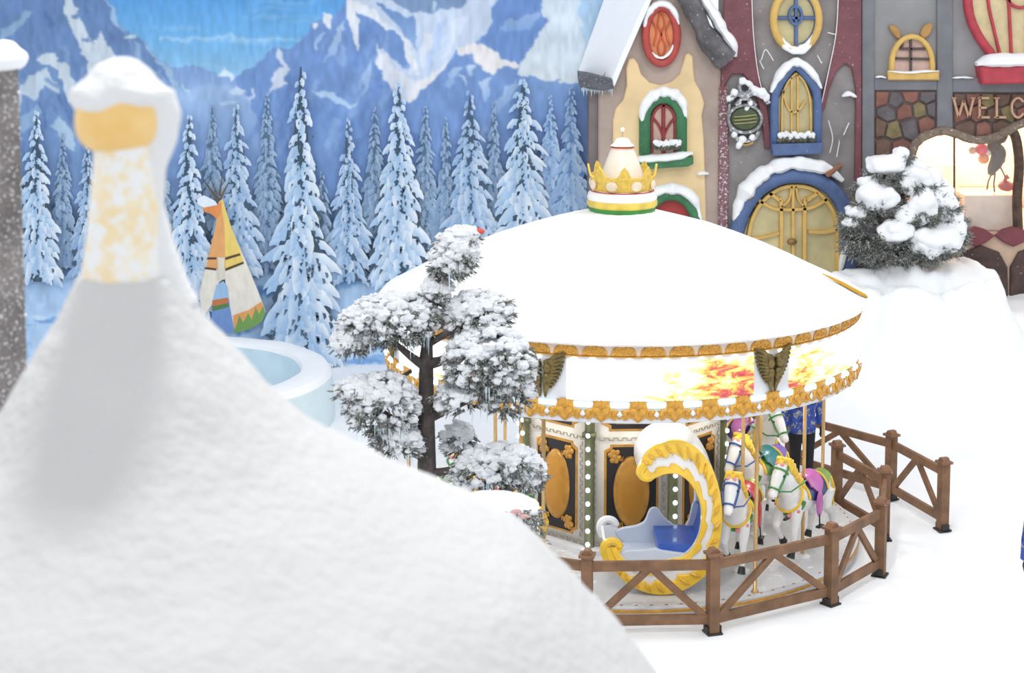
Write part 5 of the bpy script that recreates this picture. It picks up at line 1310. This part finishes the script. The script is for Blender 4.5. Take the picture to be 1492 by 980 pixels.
for cx_ in (1350, 1428, 1508, 1588):
    slab([(cx_ - 39, 445), (cx_ - 38, 388), (cx_ - 26, 366), (cx_, 356), (cx_ + 26, 366), (cx_ + 38, 388), (cx_ + 39, 445)], HY - 0.10, HY, 0.02).build('dark_scallop', mat('dark_scallop', (86, 66, 64), 0.7, var=0.2, frost=0.1), h3, True, True)
# stork figure in the shop
SY = HY + 0.55
st = thing('stork_figure', 'dark stork ornament with pink and orange balls inside the lit shop window', 'figurine', tuple(atY(1452, 283, SY)))
zp = atY(1452, 281, SY).z; xa = atY(1399, 281, SY).x; xb = atY(1477, 281, SY).x
MB().box(((xa + xb) / 2, SY, (zp + zf) / 2), (xb - xa, 0.62, zp - zf)).build('display_plinth', mat('glossy_plinth', (226, 208, 196), 0.12, var=0.05), h3, False, True)
DK = mat('stork_dark', (92, 82, 80), 0.8, var=0.2)
m = MB(); m.tube([atY(x, y, SY) for x, y in spline([(1444, 205), (1448, 215), (1455, 222), (1452, 235), (1446, 246), (1443, 255)], 4)], [0.03 + 0.10 * sin(pi * (0.15 + 0.8 * k / 20)) for k in range(21)], 9)
m.tube([atY(1456, 228, SY), atY(1464, 236, SY)], [0.09, 0.02], 8); m.tube([atY(1447, 210, SY), atY(1462, 203, SY), atY(1468, 198, SY)], [0.05, 0.06, 0.02], 8); m.build('body', DK, st, True, True)
for pts in ([(1446, 250), (1440, 264), (1438, 276)], [(1450, 252), (1448, 268), (1449, 280)], [(1458, 244), (1464, 256), (1466, 268)]):
    m = MB(); m.tube([atY(x, y, SY) for x, y in pts], 0.016, 6); m.build('leg', DK, st, True, True)
for (x, y, r, c) in ((1430, 217, 9, (240, 96, 128)), (1417, 219, 6, (220, 190, 176)), (1433, 231, 8, (236, 160, 104)), (1439, 223, 5, (240, 236, 230))):
    m = MB(); m.ball(atY(x, y, SY - 0.05), r * PXM * 1.02, 14, 10); m.build('ball', mat('ball_%d' % x, c, 0.4, var=0.03), st, True, True)
bsk = thing('shop_basket', 'round red cloth bundle beside the stork ornament', 'bundle', tuple(atY(1465, 279, SY - 0.1)))
m = MB(); m.ball(atY(1466, 271, SY - 0.1), (0.13, 0.13, 0.09), 14, 10, amp=0.12, seed=3); m.build('bundle', mat('bundle_red', (186, 76, 66), 0.6, var=0.12), bsk, True, True)
m = MB(); m.tube([atY(1464, 264, SY - 0.1), atY(1466, 259, SY - 0.1), atY(1469, 257, SY - 0.1)], [0.04, 0.03, 0.05], 8); m.build('knot', mat('bundle_red', (186, 76, 66)), bsk, True, True)
# ------------------------------------------------------------------ snow heap in front of the shop
m = MB(); nx_, ny_ = 110, 60
bumps = [(1250, 404, 27.6, 0.9, 0.55), (1300, 396, 27.8, 0.7, 0.75), (1345, 384, 27.9, 0.8, 1.0), (1400, 384, 27.9, 0.8, 1.0), (1436, 390, 27.9, 0.42, 0.95), (1448, 412, 27.5, 0.32, 0.7), (1330, 430, 27.0, 0.9, 0.4), (1420, 430, 27.0, 0.9, 0.5)]
cs_ = []
for (px, py, Y, s, k) in bumps:
    p = atY(px, py, Y); cs_.append((p.x, p.y, p.z, s))
x0_, x1_, y0_, y1_ = 4.3, 9.4, 26.2, 28.85
for j in range(ny_ + 1):
    for i in range(nx_ + 1):
        x = x0_ + (x1_ - x0_) * i / nx_; y = y0_ + (y1_ - y0_) * j / ny_; g0 = ground(x, y)
        h = 0
        for (bx, by, bz, s) in cs_:
            d = hypot(x - bx, (y - by) * 1.1) / s
            h = max(h, (bz - ground(bx, by)) * (1 - sstep(0.35, 1.25, d)))
        h *= 1 + 0.18 * noise.noise(Vector((x * 2.2, y * 2.2, 4)))
        h += 0.05 * noise.noise(Vector((x * 5, y * 5, 2))) * min(1, h * 4)
        e = min(i, nx_ - i, j, ny_ - j)
        m.v.append((x, y, g0 - 0.05 + h * min(1, e / 4) if e else g0 - 0.1))
for j in range(ny_):
    for i in range(nx_):
        a = j * (nx_ + 1) + i; m.f.append((a, a + 1, a + nx_ + 2, a + nx_ + 1))
tag(m.build('snow_heap', SNOW, sharp=0), 'long heap of shovelled snow under the snowy conifer by the shop', 'snow heap')

# ------------------------------------------------------------------ snow-laden conifers
NEED = mat('frosted_needles', (116, 119, 113), 0.8, var=0.25, vscale=14, frost=0.5, fscale=40)
BARK = mat('grey_bark', (84, 76, 74), 0.9, var=0.25, vscale=10, bump=0.7, bscale=30, frost=0.08, fscale=30)
SHADED_CRUST = mat('shaded_crust_snow', (226, 229, 234), 0.85, var=0.06, vscale=12, bump=0.6, bscale=60)  # crusty relief; base colour greyed to carry the pine's backlit shade
def pad(parent, c, r, seed, nb=150, rb=(0.035, 0.075), nn=240, ln=0.13, ice=14, tilt=0.0, name='bough'):
    """a bough: needle tufts with lumpy snow on top and icicles below"""
    rnd = random.Random(seed); c = Vector(c); R = Matrix.Rotation(tilt, 3, 'Y')
    m = MB()
    for k in range(nn):
        t = rnd.uniform(0, 2 * pi); u = rnd.uniform(-1, 0.55); q = sqrt(max(0, 1 - u * u)) * rnd.uniform(0.75, 1.0)
        p = R @ Vector((r[0] * q * cos(t), r[1] * q * sin(t), r[2] * u * 0.85))
        d = Vector((cos(t) * 0.9, sin(t) * 0.9, -0.45 + rnd.uniform(-0.4, 0.4))).normalized()
        for f in range(3):
            e = (d + Vector((rnd.uniform(-.5, .5), rnd.uniform(-.5, .5), rnd.uniform(-.5, .4)))).normalized()
            m.tube([c + p - e * ln * 0.3, c + p + e * ln * rnd.uniform(0.6, 1.0)], [0.012, 0.003], 4, cap=False)
    o = m.build(name, NEED, parent, True, True)
    m = MB()
    for k in range(nb):
        t = rnd.uniform(0, 2 * pi); u = rnd.uniform(-0.55, 1.0) ; q = sqrt(max(0, 1 - u * u)) * rnd.uniform(0.8, 1.03)
        p = R @ Vector((r[0] * q * cos(t), r[1] * q * sin(t), r[2] * u))
        if u < 0.2 and rnd.random() < 0.25: continue
        s = rnd.uniform(*rb)
        m.ball(c + p, (s * 1.15, s * 1.1, s * 0.85), 8, 6, amp=0.3, fq=4, seed=k * 1.3 + seed)
    for k in range(nb // 5):
        t = rnd.uniform(0, 2 * pi); q = rnd.uniform(0, 0.75)
        p = R @ Vector((r[0] * q * cos(t), r[1] * q * sin(t), r[2] * 0.45)); s = rb[1] * 1.7
        m.ball(c + p, (s, s, s * 0.8), 8, 6, amp=0.3, fq=4, seed=k + seed)
    m.build('snow_load', SHADED_CRUST, o, True, True)
    if ice:
        m = MB()
        for k in range(ice):
            t = rnd.uniform(0, 2 * pi); q = rnd.uniform(0.4, 0.95)
            p = c + R @ Vector((r[0] * q * cos(t), r[1] * q * sin(t), -r[2] * 0.55))
            m.cone(p, p + Vector((0, 0, -rnd.uniform(0.06, 0.2))), 0.009)
        tag(m.build('icicles', ICE, o, True, True), kind='stuff')
    return o
TY = 15.5; tp = TY / 2500 * 1.01
tr = thing('snowy_pine', 'small sculpted pine with cloud-like snow-laden boughs in front of the carousel', 'tree', (atY(622, 690, TY).x, TY, 0))
tb = atY(622, 690, TY)
m = MB(); m.tube([(tb.x + 0.02, TY, -0.05), (tb.x, TY, 1.2), atY(622, 690, TY), atY(621, 600, TY), atY(621, 520, TY), atY(626, 450, TY), atY(640, 400, TY), atY(656, 362, TY)], [0.12, 0.10, 0.088, 0.076, 0.062, 0.05, 0.035, 0.015], 12); m.build('trunk', BARK, tr, True, True)
for pts, r0 in (([(622, 535), (600, 520), (576, 500)], 0.05), ([(624, 530), (650, 522), (676, 496)], 0.055), ([(622, 610), (650, 598), (690, 580)], 0.05), ([(620, 640), (590, 620), (560, 600)], 0.04), ([(624, 690), (660, 684), (706, 672)], 0.045), ([(624, 500), (650, 486), (680, 470)], 0.04), ([(600, 540), (560, 560), (510, 560)], 0.02)):
    m = MB(); V = [atY(x, y, TY - 0.05 * i) for i, (x, y) in enumerate(pts)]; m.tube(spline(V, 3), [r0 * (1 - 0.09 * k) for k in range(7)], 8); m.build('branch', BARK, tr, True, True)
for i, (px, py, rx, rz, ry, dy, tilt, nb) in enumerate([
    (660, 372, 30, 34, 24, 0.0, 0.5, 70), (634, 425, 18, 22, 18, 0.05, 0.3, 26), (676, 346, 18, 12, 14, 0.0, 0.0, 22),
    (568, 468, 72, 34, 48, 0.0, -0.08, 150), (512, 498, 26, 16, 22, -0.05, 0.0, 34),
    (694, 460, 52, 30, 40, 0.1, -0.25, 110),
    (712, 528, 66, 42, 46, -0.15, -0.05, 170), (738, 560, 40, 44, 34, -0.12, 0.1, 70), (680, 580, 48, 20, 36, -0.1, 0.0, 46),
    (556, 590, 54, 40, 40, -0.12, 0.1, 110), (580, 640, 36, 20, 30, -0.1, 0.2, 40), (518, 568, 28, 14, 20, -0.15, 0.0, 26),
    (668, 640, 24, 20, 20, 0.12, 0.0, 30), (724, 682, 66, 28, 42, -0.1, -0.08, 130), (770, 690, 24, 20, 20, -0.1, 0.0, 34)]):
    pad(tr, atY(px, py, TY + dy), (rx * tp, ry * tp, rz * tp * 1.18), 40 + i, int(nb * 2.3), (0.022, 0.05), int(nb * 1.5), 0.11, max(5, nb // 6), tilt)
rb_ = MB(); rb_.ball(atY(697, 337, TY), (0.055, 0.04, 0.03), 10, 7, amp=0.2, seed=2); rb_.tube([atY(690, 340, TY), atY(694, 352, TY), atY(691, 360, TY)], [0.012, 0.012, 0.004], 6)
rb_.build('red_ribbon', mat('ribbon_red', (196, 78, 62), 0.6), tr, True, True, label='small red ribbon at the tree top')
# low bush under the pine
bs = thing('snowy_bush', 'low bush buried in snow at the foot of the sculpted pine', 'bush', (atY(745, 760, 14.6).x, 14.6, 0))
v = atY(745, 760, 14.6)
m = MB(); m.tube([(v.x, 14.6, -0.02), (v.x, 14.6, v.z * 0.6), (v.x, 14.6, v.z)], [0.08, 0.06, 0.04], 8); m.build('stem', BARK, bs, True, True)
m = MB(); rnd = random.Random(21)
for (px, py, rx, rz) in [(720, 742, 56, 26), (762, 752, 26, 30), (700, 770, 60, 40), (760, 778, 24, 26)]:
    m.ball(atY(px, py, 14.6), (rx * 0.0059, 0.26, rz * 0.0059), 20, 14, amp=0.16, fq=3, seed=px)
for (zz, rr) in ((0.82, 0.30), (0.66, 0.40), (0.45, 0.50), (0.22, 0.58), (0.05, 0.62)): m.ball((v.x - 0.12, 14.6, v.z * zz), (rr, rr, v.z * 0.22), 20, 12, amp=0.14, fq=3, seed=zz * 9)
link('snow_load', fuse(m, 0.03, 3, 'snow_load', SNOW, wloc(bs)), bs)
m = MB()
for k in range(260):
    px = rnd.uniform(735, 789); py = rnd.uniform(742, 806); c = atY(px, py, 14.6 - rnd.uniform(0.1, 0.26)); e = Vector((rnd.uniform(-.3, 1), rnd.uniform(-.8, .2), rnd.uniform(-1, .4))).normalized()
    m.tube([c, c + e * rnd.uniform(0.06, 0.12)], [0.010, 0.003], 4, cap=False)
tag(m.build('needles', NEED, bs, True, True), kind='stuff')
m = MB()
for (px, py) in ((752, 745), (764, 752), (745, 758)): m.ball(atY(px, py, 14.32), (0.05, 0.03, 0.02), 8, 6, amp=0.2, seed=px)
tag(m.build('reddish_leaves', mat('reddish_leaf', (216, 172, 170), 0.7), bs, True, True), kind='stuff')
# big conifer bush by the shop
SY_ = 28.05; sp = SY_ / 2500
sb = thing('snowy_conifer', 'broad dark conifer weighed down with big snow clumps before the shop', 'bush', (atY(1310, 400, SY_).x, SY_, ground(atY(1310, 400, SY_).x, SY_)))
m = MB(); zg = ground(atY(1310, 400, SY_).x, SY_)
b0 = atY(1310, 400, SY_); m.tube([(b0.x, SY_, zg - 0.05), atY(1312, 330, SY_), atY(1318, 250, SY_)], [0.10, 0.07, 0.03], 8); m.build('trunk', BARK, sb, True, True)
def clump(parent, px, py, rx, rz, dy, seed, snow=True):
    c = atY(px, py, SY_ + dy); rnd = random.Random(seed)
    m = MB()
    for k in range(70):
        t = rnd.uniform(0, 2 * pi); u = rnd.uniform(-1, -0.05 if snow else 0.4); q = sqrt(1 - u * u)
        p = c + Vector((rx * sp * 1.12 * q * cos(t), rx * sp * 0.9 * q * sin(t), rz * sp * u * 1.25)); d = Vector((cos(t), sin(t), rnd.uniform(-0.7, 0.5))).normalized()
        for f in range(5):
            e = (d + Vector((rnd.uniform(-.7, .7), rnd.uniform(-.7, .7), rnd.uniform(-.7, .5)))).normalized()
            m.tube([p - e * 0.03, p + e * rnd.uniform(0.08, 0.17)], [0.012, 0.003], 4, cap=False)
    o = m.build('bough', NEED, parent, True, True)
    if snow:
        m = MB(); m.ball(c + Vector((0, -0.03, 0.05)), (rx * sp * 1.1, rx * sp * 0.95, rz * sp * 1.12), 18, 12, amp=0.26, fq=2.6, seed=seed)
        for k in range(14):
            t = rnd.uniform(0, 2 * pi); s = rx * sp * rnd.uniform(0.25, 0.5)
            m.ball(c + Vector((rx * sp * 0.75 * cos(t), rx * sp * 0.6 * sin(t) - 0.03, 0.05 + rz * sp * rnd.uniform(-0.5, 0.6))), (s, s, s * 0.8), 9, 7, amp=0.25, seed=seed + k)
        q = link('snow_load', fuse(m, 0.035, 2, 'snow_load', SNOW, wloc(o)), o)
    return o
for i, (px, py, rx, rz, dy) in enumerate([(1334, 262, 24, 20, -0.05), (1352, 268, 18, 18, 0.05), (1292, 245, 26, 14, 0), (1312, 228, 12, 10, 0.05), (1276, 290, 26, 18, -0.15), (1345, 305, 20, 22, -0.2), (1385, 318, 18, 14, 0.0), (1304, 340, 22, 16, -0.3), (1362, 352, 34, 20, -0.25), (1350, 362, 28, 12, -0.3), (1248, 312, 16, 10, -0.1), (1240, 328, 12, 8, -0.15), (1370, 285, 18, 16, 0.05), (1262, 270, 14, 10, 0), (1392, 338, 16, 14, -0.1), (1378, 300, 16, 14, -0.05), (1322, 318, 16, 14, -0.2)]):
    clump(sb, px, py, rx, rz, dy, 100 + i)
for i, (px, py, rx, rz, dy) in enumerate([(1270, 345, 32, 24, -0.1), (1310, 300, 28, 26, 0.1), (1250, 355, 22, 16, -0.1), (1325, 370, 34, 14, -0.2), (1290, 370, 34, 14, -0.2), (1330, 330, 34, 26, 0.1), (1275, 322, 34, 26, 0.1)]):
    clump(sb, px, py, rx, rz, dy, 140 + i, False)

# ------------------------------------------------------------------ round ice pool
IY = 26.4; ic = atY(262, 535, IY)
ip = thing('ice_pool', 'large round pool walled with smooth snow and pale blue ice', 'ice pool', (ic.x, IY, 0))
zr = ic.z; RO_ = 225 * IY / 2500; RI_ = 178 * IY / 2500
def wobi(t, r, z): return (r + 0.03 * noise.noise(Vector((cos(t) * 2, sin(t) * 2, r))), z + (0.03 * noise.noise(Vector((cos(t) * 3, sin(t) * 3, r * 2))) if z > 0.3 else 0))
MB().lathe([(RO_ + 0.06, -0.03), (RO_ + 0.05, zr * 0.4), (RO_ + 0.02, zr - 0.12)], 72, wob=wobi).build('ice_wall', mat('pale_ice_wall', (212, 230, 238), 0.5, var=0.04, vscale=2), ip)
MB().lathe([(RO_ + 0.022, zr - 0.13), (RO_ - 0.06, zr - 0.02), (RO_ - 0.15, zr), (RI_ + 0.12, zr), (RI_ + 0.04, zr - 0.03), (RI_, zr - 0.10)], 72, wob=wobi).build('snow_rim', SNOW, ip)
MB().lathe([(RI_, zr - 0.09), (RI_ - 0.03, zr - 0.3), (RI_ - 0.12, zr * 0.3), (RI_ - 0.5, 0.10), (0.0, 0.08)], 72, wob=wobi).build('ice_basin', ICE, ip)

# ------------------------------------------------------------------ tall post at the left edge
PYD = 8.5
pc = atY(0, 90, PYD); pw = 62 * PYD / 2500
po = thing('wooden_post', 'tall frosted dark post with a snow cap at the left edge', 'post', (pc.x - 0.01, PYD, 0), radians(28))
hw_ = pw / 2.65
m = MB(); m.prism([(-hw_, -hw_), (hw_, -hw_), (hw_, hw_), (-hw_, hw_)], 0, pc.z, 0.0, lambda x, y, z: (x, z, y)); m.build('shaft', mat('frosted_wood', (138, 132, 131), 0.85, var=0.2, vscale=7, bump=0.5, bscale=20, frost=0.4, fscale=60), po, False)
m = MB(); m.ball((0, 0, pc.z + 0.015), (hw_ * 1.75, hw_ * 1.75, 0.075), 20, 12, amp=0.08, seed=3); m.ball((0.01, 0, pc.z + 0.03), (hw_ * 1.4, hw_ * 1.4, 0.08), 20, 12, amp=0.08, seed=5)
link('snow_cap', fuse(m, 0.012, 6, 'snow_cap', SNOW), po)
m = MB(); rnd = random.Random(6)
for k in range(120): m.ball((hw_ * (1.0), rnd.uniform(-1, 1) * hw_, rnd.uniform(pc.z - 1.9, pc.z)), rnd.uniform(0.004, 0.009), 6, 4)
for k in range(120): m.ball((rnd.uniform(-0.6, 1) * hw_, -hw_, rnd.uniform(pc.z - 1.9, pc.z)), rnd.uniform(0.002, 0.005), 6, 4)
tag(m.build('rime', SNOW_FINE, po), kind='stuff')

# ------------------------------------------------------------------ snowy roof with a finial in the foreground
FY = 6.0; fs_ = FY / 2500 * 1.01
ax = atY(188, 400, FY); AX, AZ = ax.x, ax.z
kr = thing('kiosk_roof', 'bell-shaped kiosk roof under smooth snow filling the left foreground', 'roof', (AX, FY, 0))
prof = [(0, 396), (40, 397), (72, 401), (86, 424), (108, 456), (146, 500), (172, 528), (230, 587), (295, 634), (370, 676), (452, 720), (530, 754), (592, 784), (640, 822), (690, 874), (762, 950), (820, 1030), (850, 1110)]
pf = spline([(r, y) for r, y in prof], 4)
def zof(y): return AZ - (y - 400) * fs_ * 1.10
vs = []; fs = []; NA = 120
for p in pf:
    for k in range(NA):
        t = 2 * pi * k / NA; cx_ = cos(t)
        left = 0.5 - 0.5 * cx_; drop = min(1, max(0, (p.y - 430) / 200))
        sc_ = 1 - left * (0.0 + 0.20 * drop) - 0.05 * drop * (1 - abs(cx_))
        r = max(0.001, p.x) * fs_ * sc_
        x = AX + r * cos(t); y = FY + r * sin(t); z = zof(p.y)
        k2 = min(1, r / 0.2)
        z += k2 * (0.010 * noise.noise(Vector((x * 5, y * 5, z * 9))) + 0.010 * noise.noise(Vector((x * 11, y * 11, z * 24))))
        vs.append((x, y, z))
for i in range(len(pf) - 1):
    for k in range(NA):
        l = (k + 1) % NA; fs.append((i * NA + k, (i + 1) * NA + k, (i + 1) * NA + l, i * NA + l))
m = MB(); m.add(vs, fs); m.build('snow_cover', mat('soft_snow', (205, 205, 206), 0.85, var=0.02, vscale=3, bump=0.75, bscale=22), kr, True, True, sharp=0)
MB().lathe([(1.30, zof(1130) - 0.05), (1.30, 0.0)], 40).build('kiosk_wall', mat('kiosk_plaster', (214, 204, 186), 0.8), kr)
fi = thing('roof_finial', 'frosted pale yellow ball finial capped with snow on the foreground roof', 'finial', (AX, FY, AZ))
FIN = mat('finial_yellow', (242, 210, 150), 0.6, var=0.05, vscale=5, rgb2=(236, 192, 112))
def fpx(px, py, dy=0.0): p = atY(px, py, FY + dy); return Vector((p.x, FY + dy, p.z))
NECK = mat('finial_frosted', (245, 236, 214), 0.75, var=0.04, vscale=6, rgb2=(242, 218, 166), frost=0.74, fscale=15, bump=0.5, bscale=50)
def turned(prof, name, mt, cxf):
    vs = []; fs = []; NB = 40; pv = spline(prof, 4)
    for p in pv:
        c = fpx(cxf(p.y), p.y)
        for k in range(NB): t = 2 * pi * k / NB; vs.append((c.x + p.x * fs_ * cos(t), FY + p.x * fs_ * sin(t), c.z))
    for i in range(len(pv) - 1):
        for k in range(NB):
            l = (k + 1) % NB; fs.append((i * NB + k, (i + 1) * NB + k, (i + 1) * NB + l, i * NB + l))
    m = MB(); m.add(vs, fs); return m.build(name, mt, fi, True, True, sharp=0)
turned([(70, 430), (68, 412), (63, 385), (57, 340), (53, 300), (49, 260), (47, 230), (46, 205), (40, 190)], 'neck', NECK, lambda y: 184)
turned([(0, 222), (28, 221), (46, 215), (59, 202), (65, 184), (65, 164), (60, 145), (46, 124), (20, 112), (0, 110)], 'ball', FIN, lambda y: 176)
m = MB()
m.ball(fpx(174, 140), (69 * fs_, 68 * fs_, 40 * fs_), 20, 12, amp=0.08, seed=1)
m.ball(fpx(176, 118), (50 * fs_, 50 * fs_, 34 * fs_), 18, 12, amp=0.08, seed=2)
m.tube([fpx(228, 132, 0.0), fpx(234, 165, 0.0), fpx(230, 200, 0.0), fpx(218, 240, 0.0), fpx(212, 300, 0.0), fpx(224, 360, 0.0), fpx(244, 420, 0.0), fpx(262, 455)], [26 * fs_, 31 * fs_, 29 * fs_, 25 * fs_, 28 * fs_, 32 * fs_, 34 * fs_, 34 * fs_], 12)
link('snow_cap', fuse(m, 0.012, 8, 'snow_cap', mat('cap_snow', (230, 231, 233), 0.85, var=0.02, bump=0.6, bscale=40), wloc(fi)), fi)

# ------------------------------------------------------------------ people
def jacket_mat():
    m = bpy.data.materials.new('blue_print_jacket'); m.use_nodes = True
    nt = m.node_tree; N = nt.nodes; L = nt.links; b = N['Principled BSDF']; b.inputs['Roughness'].default_value = 0.7
    tc = N.new('ShaderNodeTexCoord'); nz = N.new('ShaderNodeTexNoise'); nz.inputs['Scale'].default_value = 13; nz.inputs['Detail'].default_value = 5; nz.inputs['Roughness'].default_value = 0.7
    L.new(tc.outputs['Object'], nz.inputs['Vector'])
    r = N.new('ShaderNodeValToRGB'); r.color_ramp.interpolation = 'CONSTANT'; e = r.color_ramp.elements
    e[0].position = 0.0; e[0].color = lin((26, 34, 78)); e[1].position = 0.40; e[1].color = lin((48, 78, 170))
    for p, c in ((0.52, (40, 60, 140)), (0.57, (214, 204, 84)), (0.60, (84, 124, 206)), (0.66, (30, 44, 100))):
        q = e.new(p); q.color = lin(c)
    L.new(nz.outputs['Fac'], r.inputs['Fac']); L.new(r.outputs['Color'], b.inputs['Base Color'])
    return m
JK = jacket_mat()
SKIN = mat('skin', (220, 180, 156), 0.55, var=0.04); HAIR = mat('dark_hair', (44, 36, 34), 0.7); TROU = mat('black_trousers', (30, 30, 36), 0.8); BOOT = mat('dark_boots', (48, 44, 46), 0.7); GLV = mat('dark_glove', (52, 54, 66), 0.8)
def person(label, loc, rz):
    r = thing('person', label, 'person', loc, rz)
    m = MB()
    m.tube([(0, 0, 1.36), (0, -0.005, 1.45), (0, -0.01, 1.50)], [0.075, 0.058, 0.055], 12)
    m.ball((0, -0.02, 1.595), (0.074, 0.094, 0.112), 18, 14); m.ball((0, -0.045, 1.53), (0.05, 0.055, 0.045), 12, 9)
    m.tube([(0, -0.108, 1.61), (0, -0.126, 1.575), (0, -0.11, 1.568)], [0.009, 0.015, 0.01], 8)
    for s in (-1, 1): m.ball((s * 0.076, 0.0, 1.585), (0.012, 0.022, 0.032), 8, 7)
    m.tube([(-0.022, -0.105, 1.535), (0, -0.109, 1.535), (0.022, -0.105, 1.535)], 0.007, 6)
    link('body', fuse(m, 0.008, 3, 'body', SKIN), r)
    m = MB()
    for s in (-1, 1): m.ball((s * 0.03, -0.104, 1.60), (0.012, 0.008, 0.009), 8, 6)
    m.build('eyes', BLACK, r)
    m = MB(); m.ball((0, 0.012, 1.635), (0.086, 0.10, 0.098), 16, 12); m.ball((0, 0.05, 1.56), (0.078, 0.06, 0.09), 14, 10); link('hair', fuse(m, 0.012, 3, 'hair', HAIR), r)
    m = MB()
    m.tube([(0, 0, 0.76), (0, 0, 0.80), (0, 0, 1.0), (0, -0.005, 1.2), (0, 0, 1.36), (0, 0, 1.44)], [(0.185, 0.145), (0.20, 0.155), (0.185, 0.14), (0.205, 0.145), (0.19, 0.12), (0.085, 0.085)], 18, up=(0, 1, 0))
    for s in (-1, 1): m.tube([(s * 0.15, 0, 1.37), (s * 0.225, 0.0, 1.32), (s * 0.265, 0.015, 1.08), (s * 0.27, -0.03, 0.86)], [0.07, 0.078, 0.066, 0.055], 12)
    m.tube([(-0.08, 0.03, 1.43), (0, 0.08, 1.44), (0.08, 0.03, 1.43)], 0.04, 8)
    link('jacket', fuse(m, 0.014, 5, 'jacket', JK), r)
    m = MB()
    for s in (-1, 1): m.tube([(s * 0.085, 0, 0.86), (s * 0.095, -0.005, 0.72), (s * 0.10, -0.015, 0.47), (s * 0.10, 0.0, 0.14)], [0.105, 0.10, 0.076, 0.07], 12)
    m.ball((0, 0, 0.84), (0.165, 0.125, 0.10), 14, 9)
    link('trousers', fuse(m, 0.014, 4, 'trousers', TROU), r)
    for s in (-1, 1):
        m = MB(); m.tube([(s * 0.10, 0.0, 0.20), (s * 0.10, 0.0, 0.07)], [0.066, 0.062], 12); m.tube([(s * 0.10, 0.06, 0.045), (s * 0.103, -0.05, 0.05), (s * 0.106, -0.16, 0.038)], [(0.048, 0.042), (0.052, 0.048), (0.04, 0.032)], 12)
        link('boot', fuse(m, 0.01, 3, 'boot', BOOT), r)
        m = MB(); hx = s * 0.27
        m.ball((hx, -0.045, 0.79), (0.022, 0.042, 0.05), 12, 9)
        for f in range(4):
            fy = -0.078 + 0.022 * f; l = (0.062, 0.074, 0.07, 0.052)[f]
            m.tube([(hx, fy, 0.76), (hx - s * 0.004, fy - 0.004, 0.76 - l * 0.55), (hx - s * 0.016, fy - 0.004, 0.76 - l)], [0.0105, 0.0098, 0.0085], 7)
        m.tube([(hx - s * 0.005, -0.075, 0.805), (hx - s * 0.015, -0.102, 0.78), (hx - s * 0.02, -0.108, 0.75)], [0.012, 0.0105, 0.009], 7)
        link('glove', fuse(m, 0.006, 2, 'glove', GLV), r)
    return r
p1 = atY(1168, 640, 22.95)
person('person in blue printed jacket and black trousers standing behind the carousel horses', (p1.x, 22.95, 0.0), radians(15))
person('person in blue printed jacket cut off by the right edge of the view', (atY(1533, 800, 17.6).x, 17.6, ground(5.5, 17.6) - 0.005), radians(176))
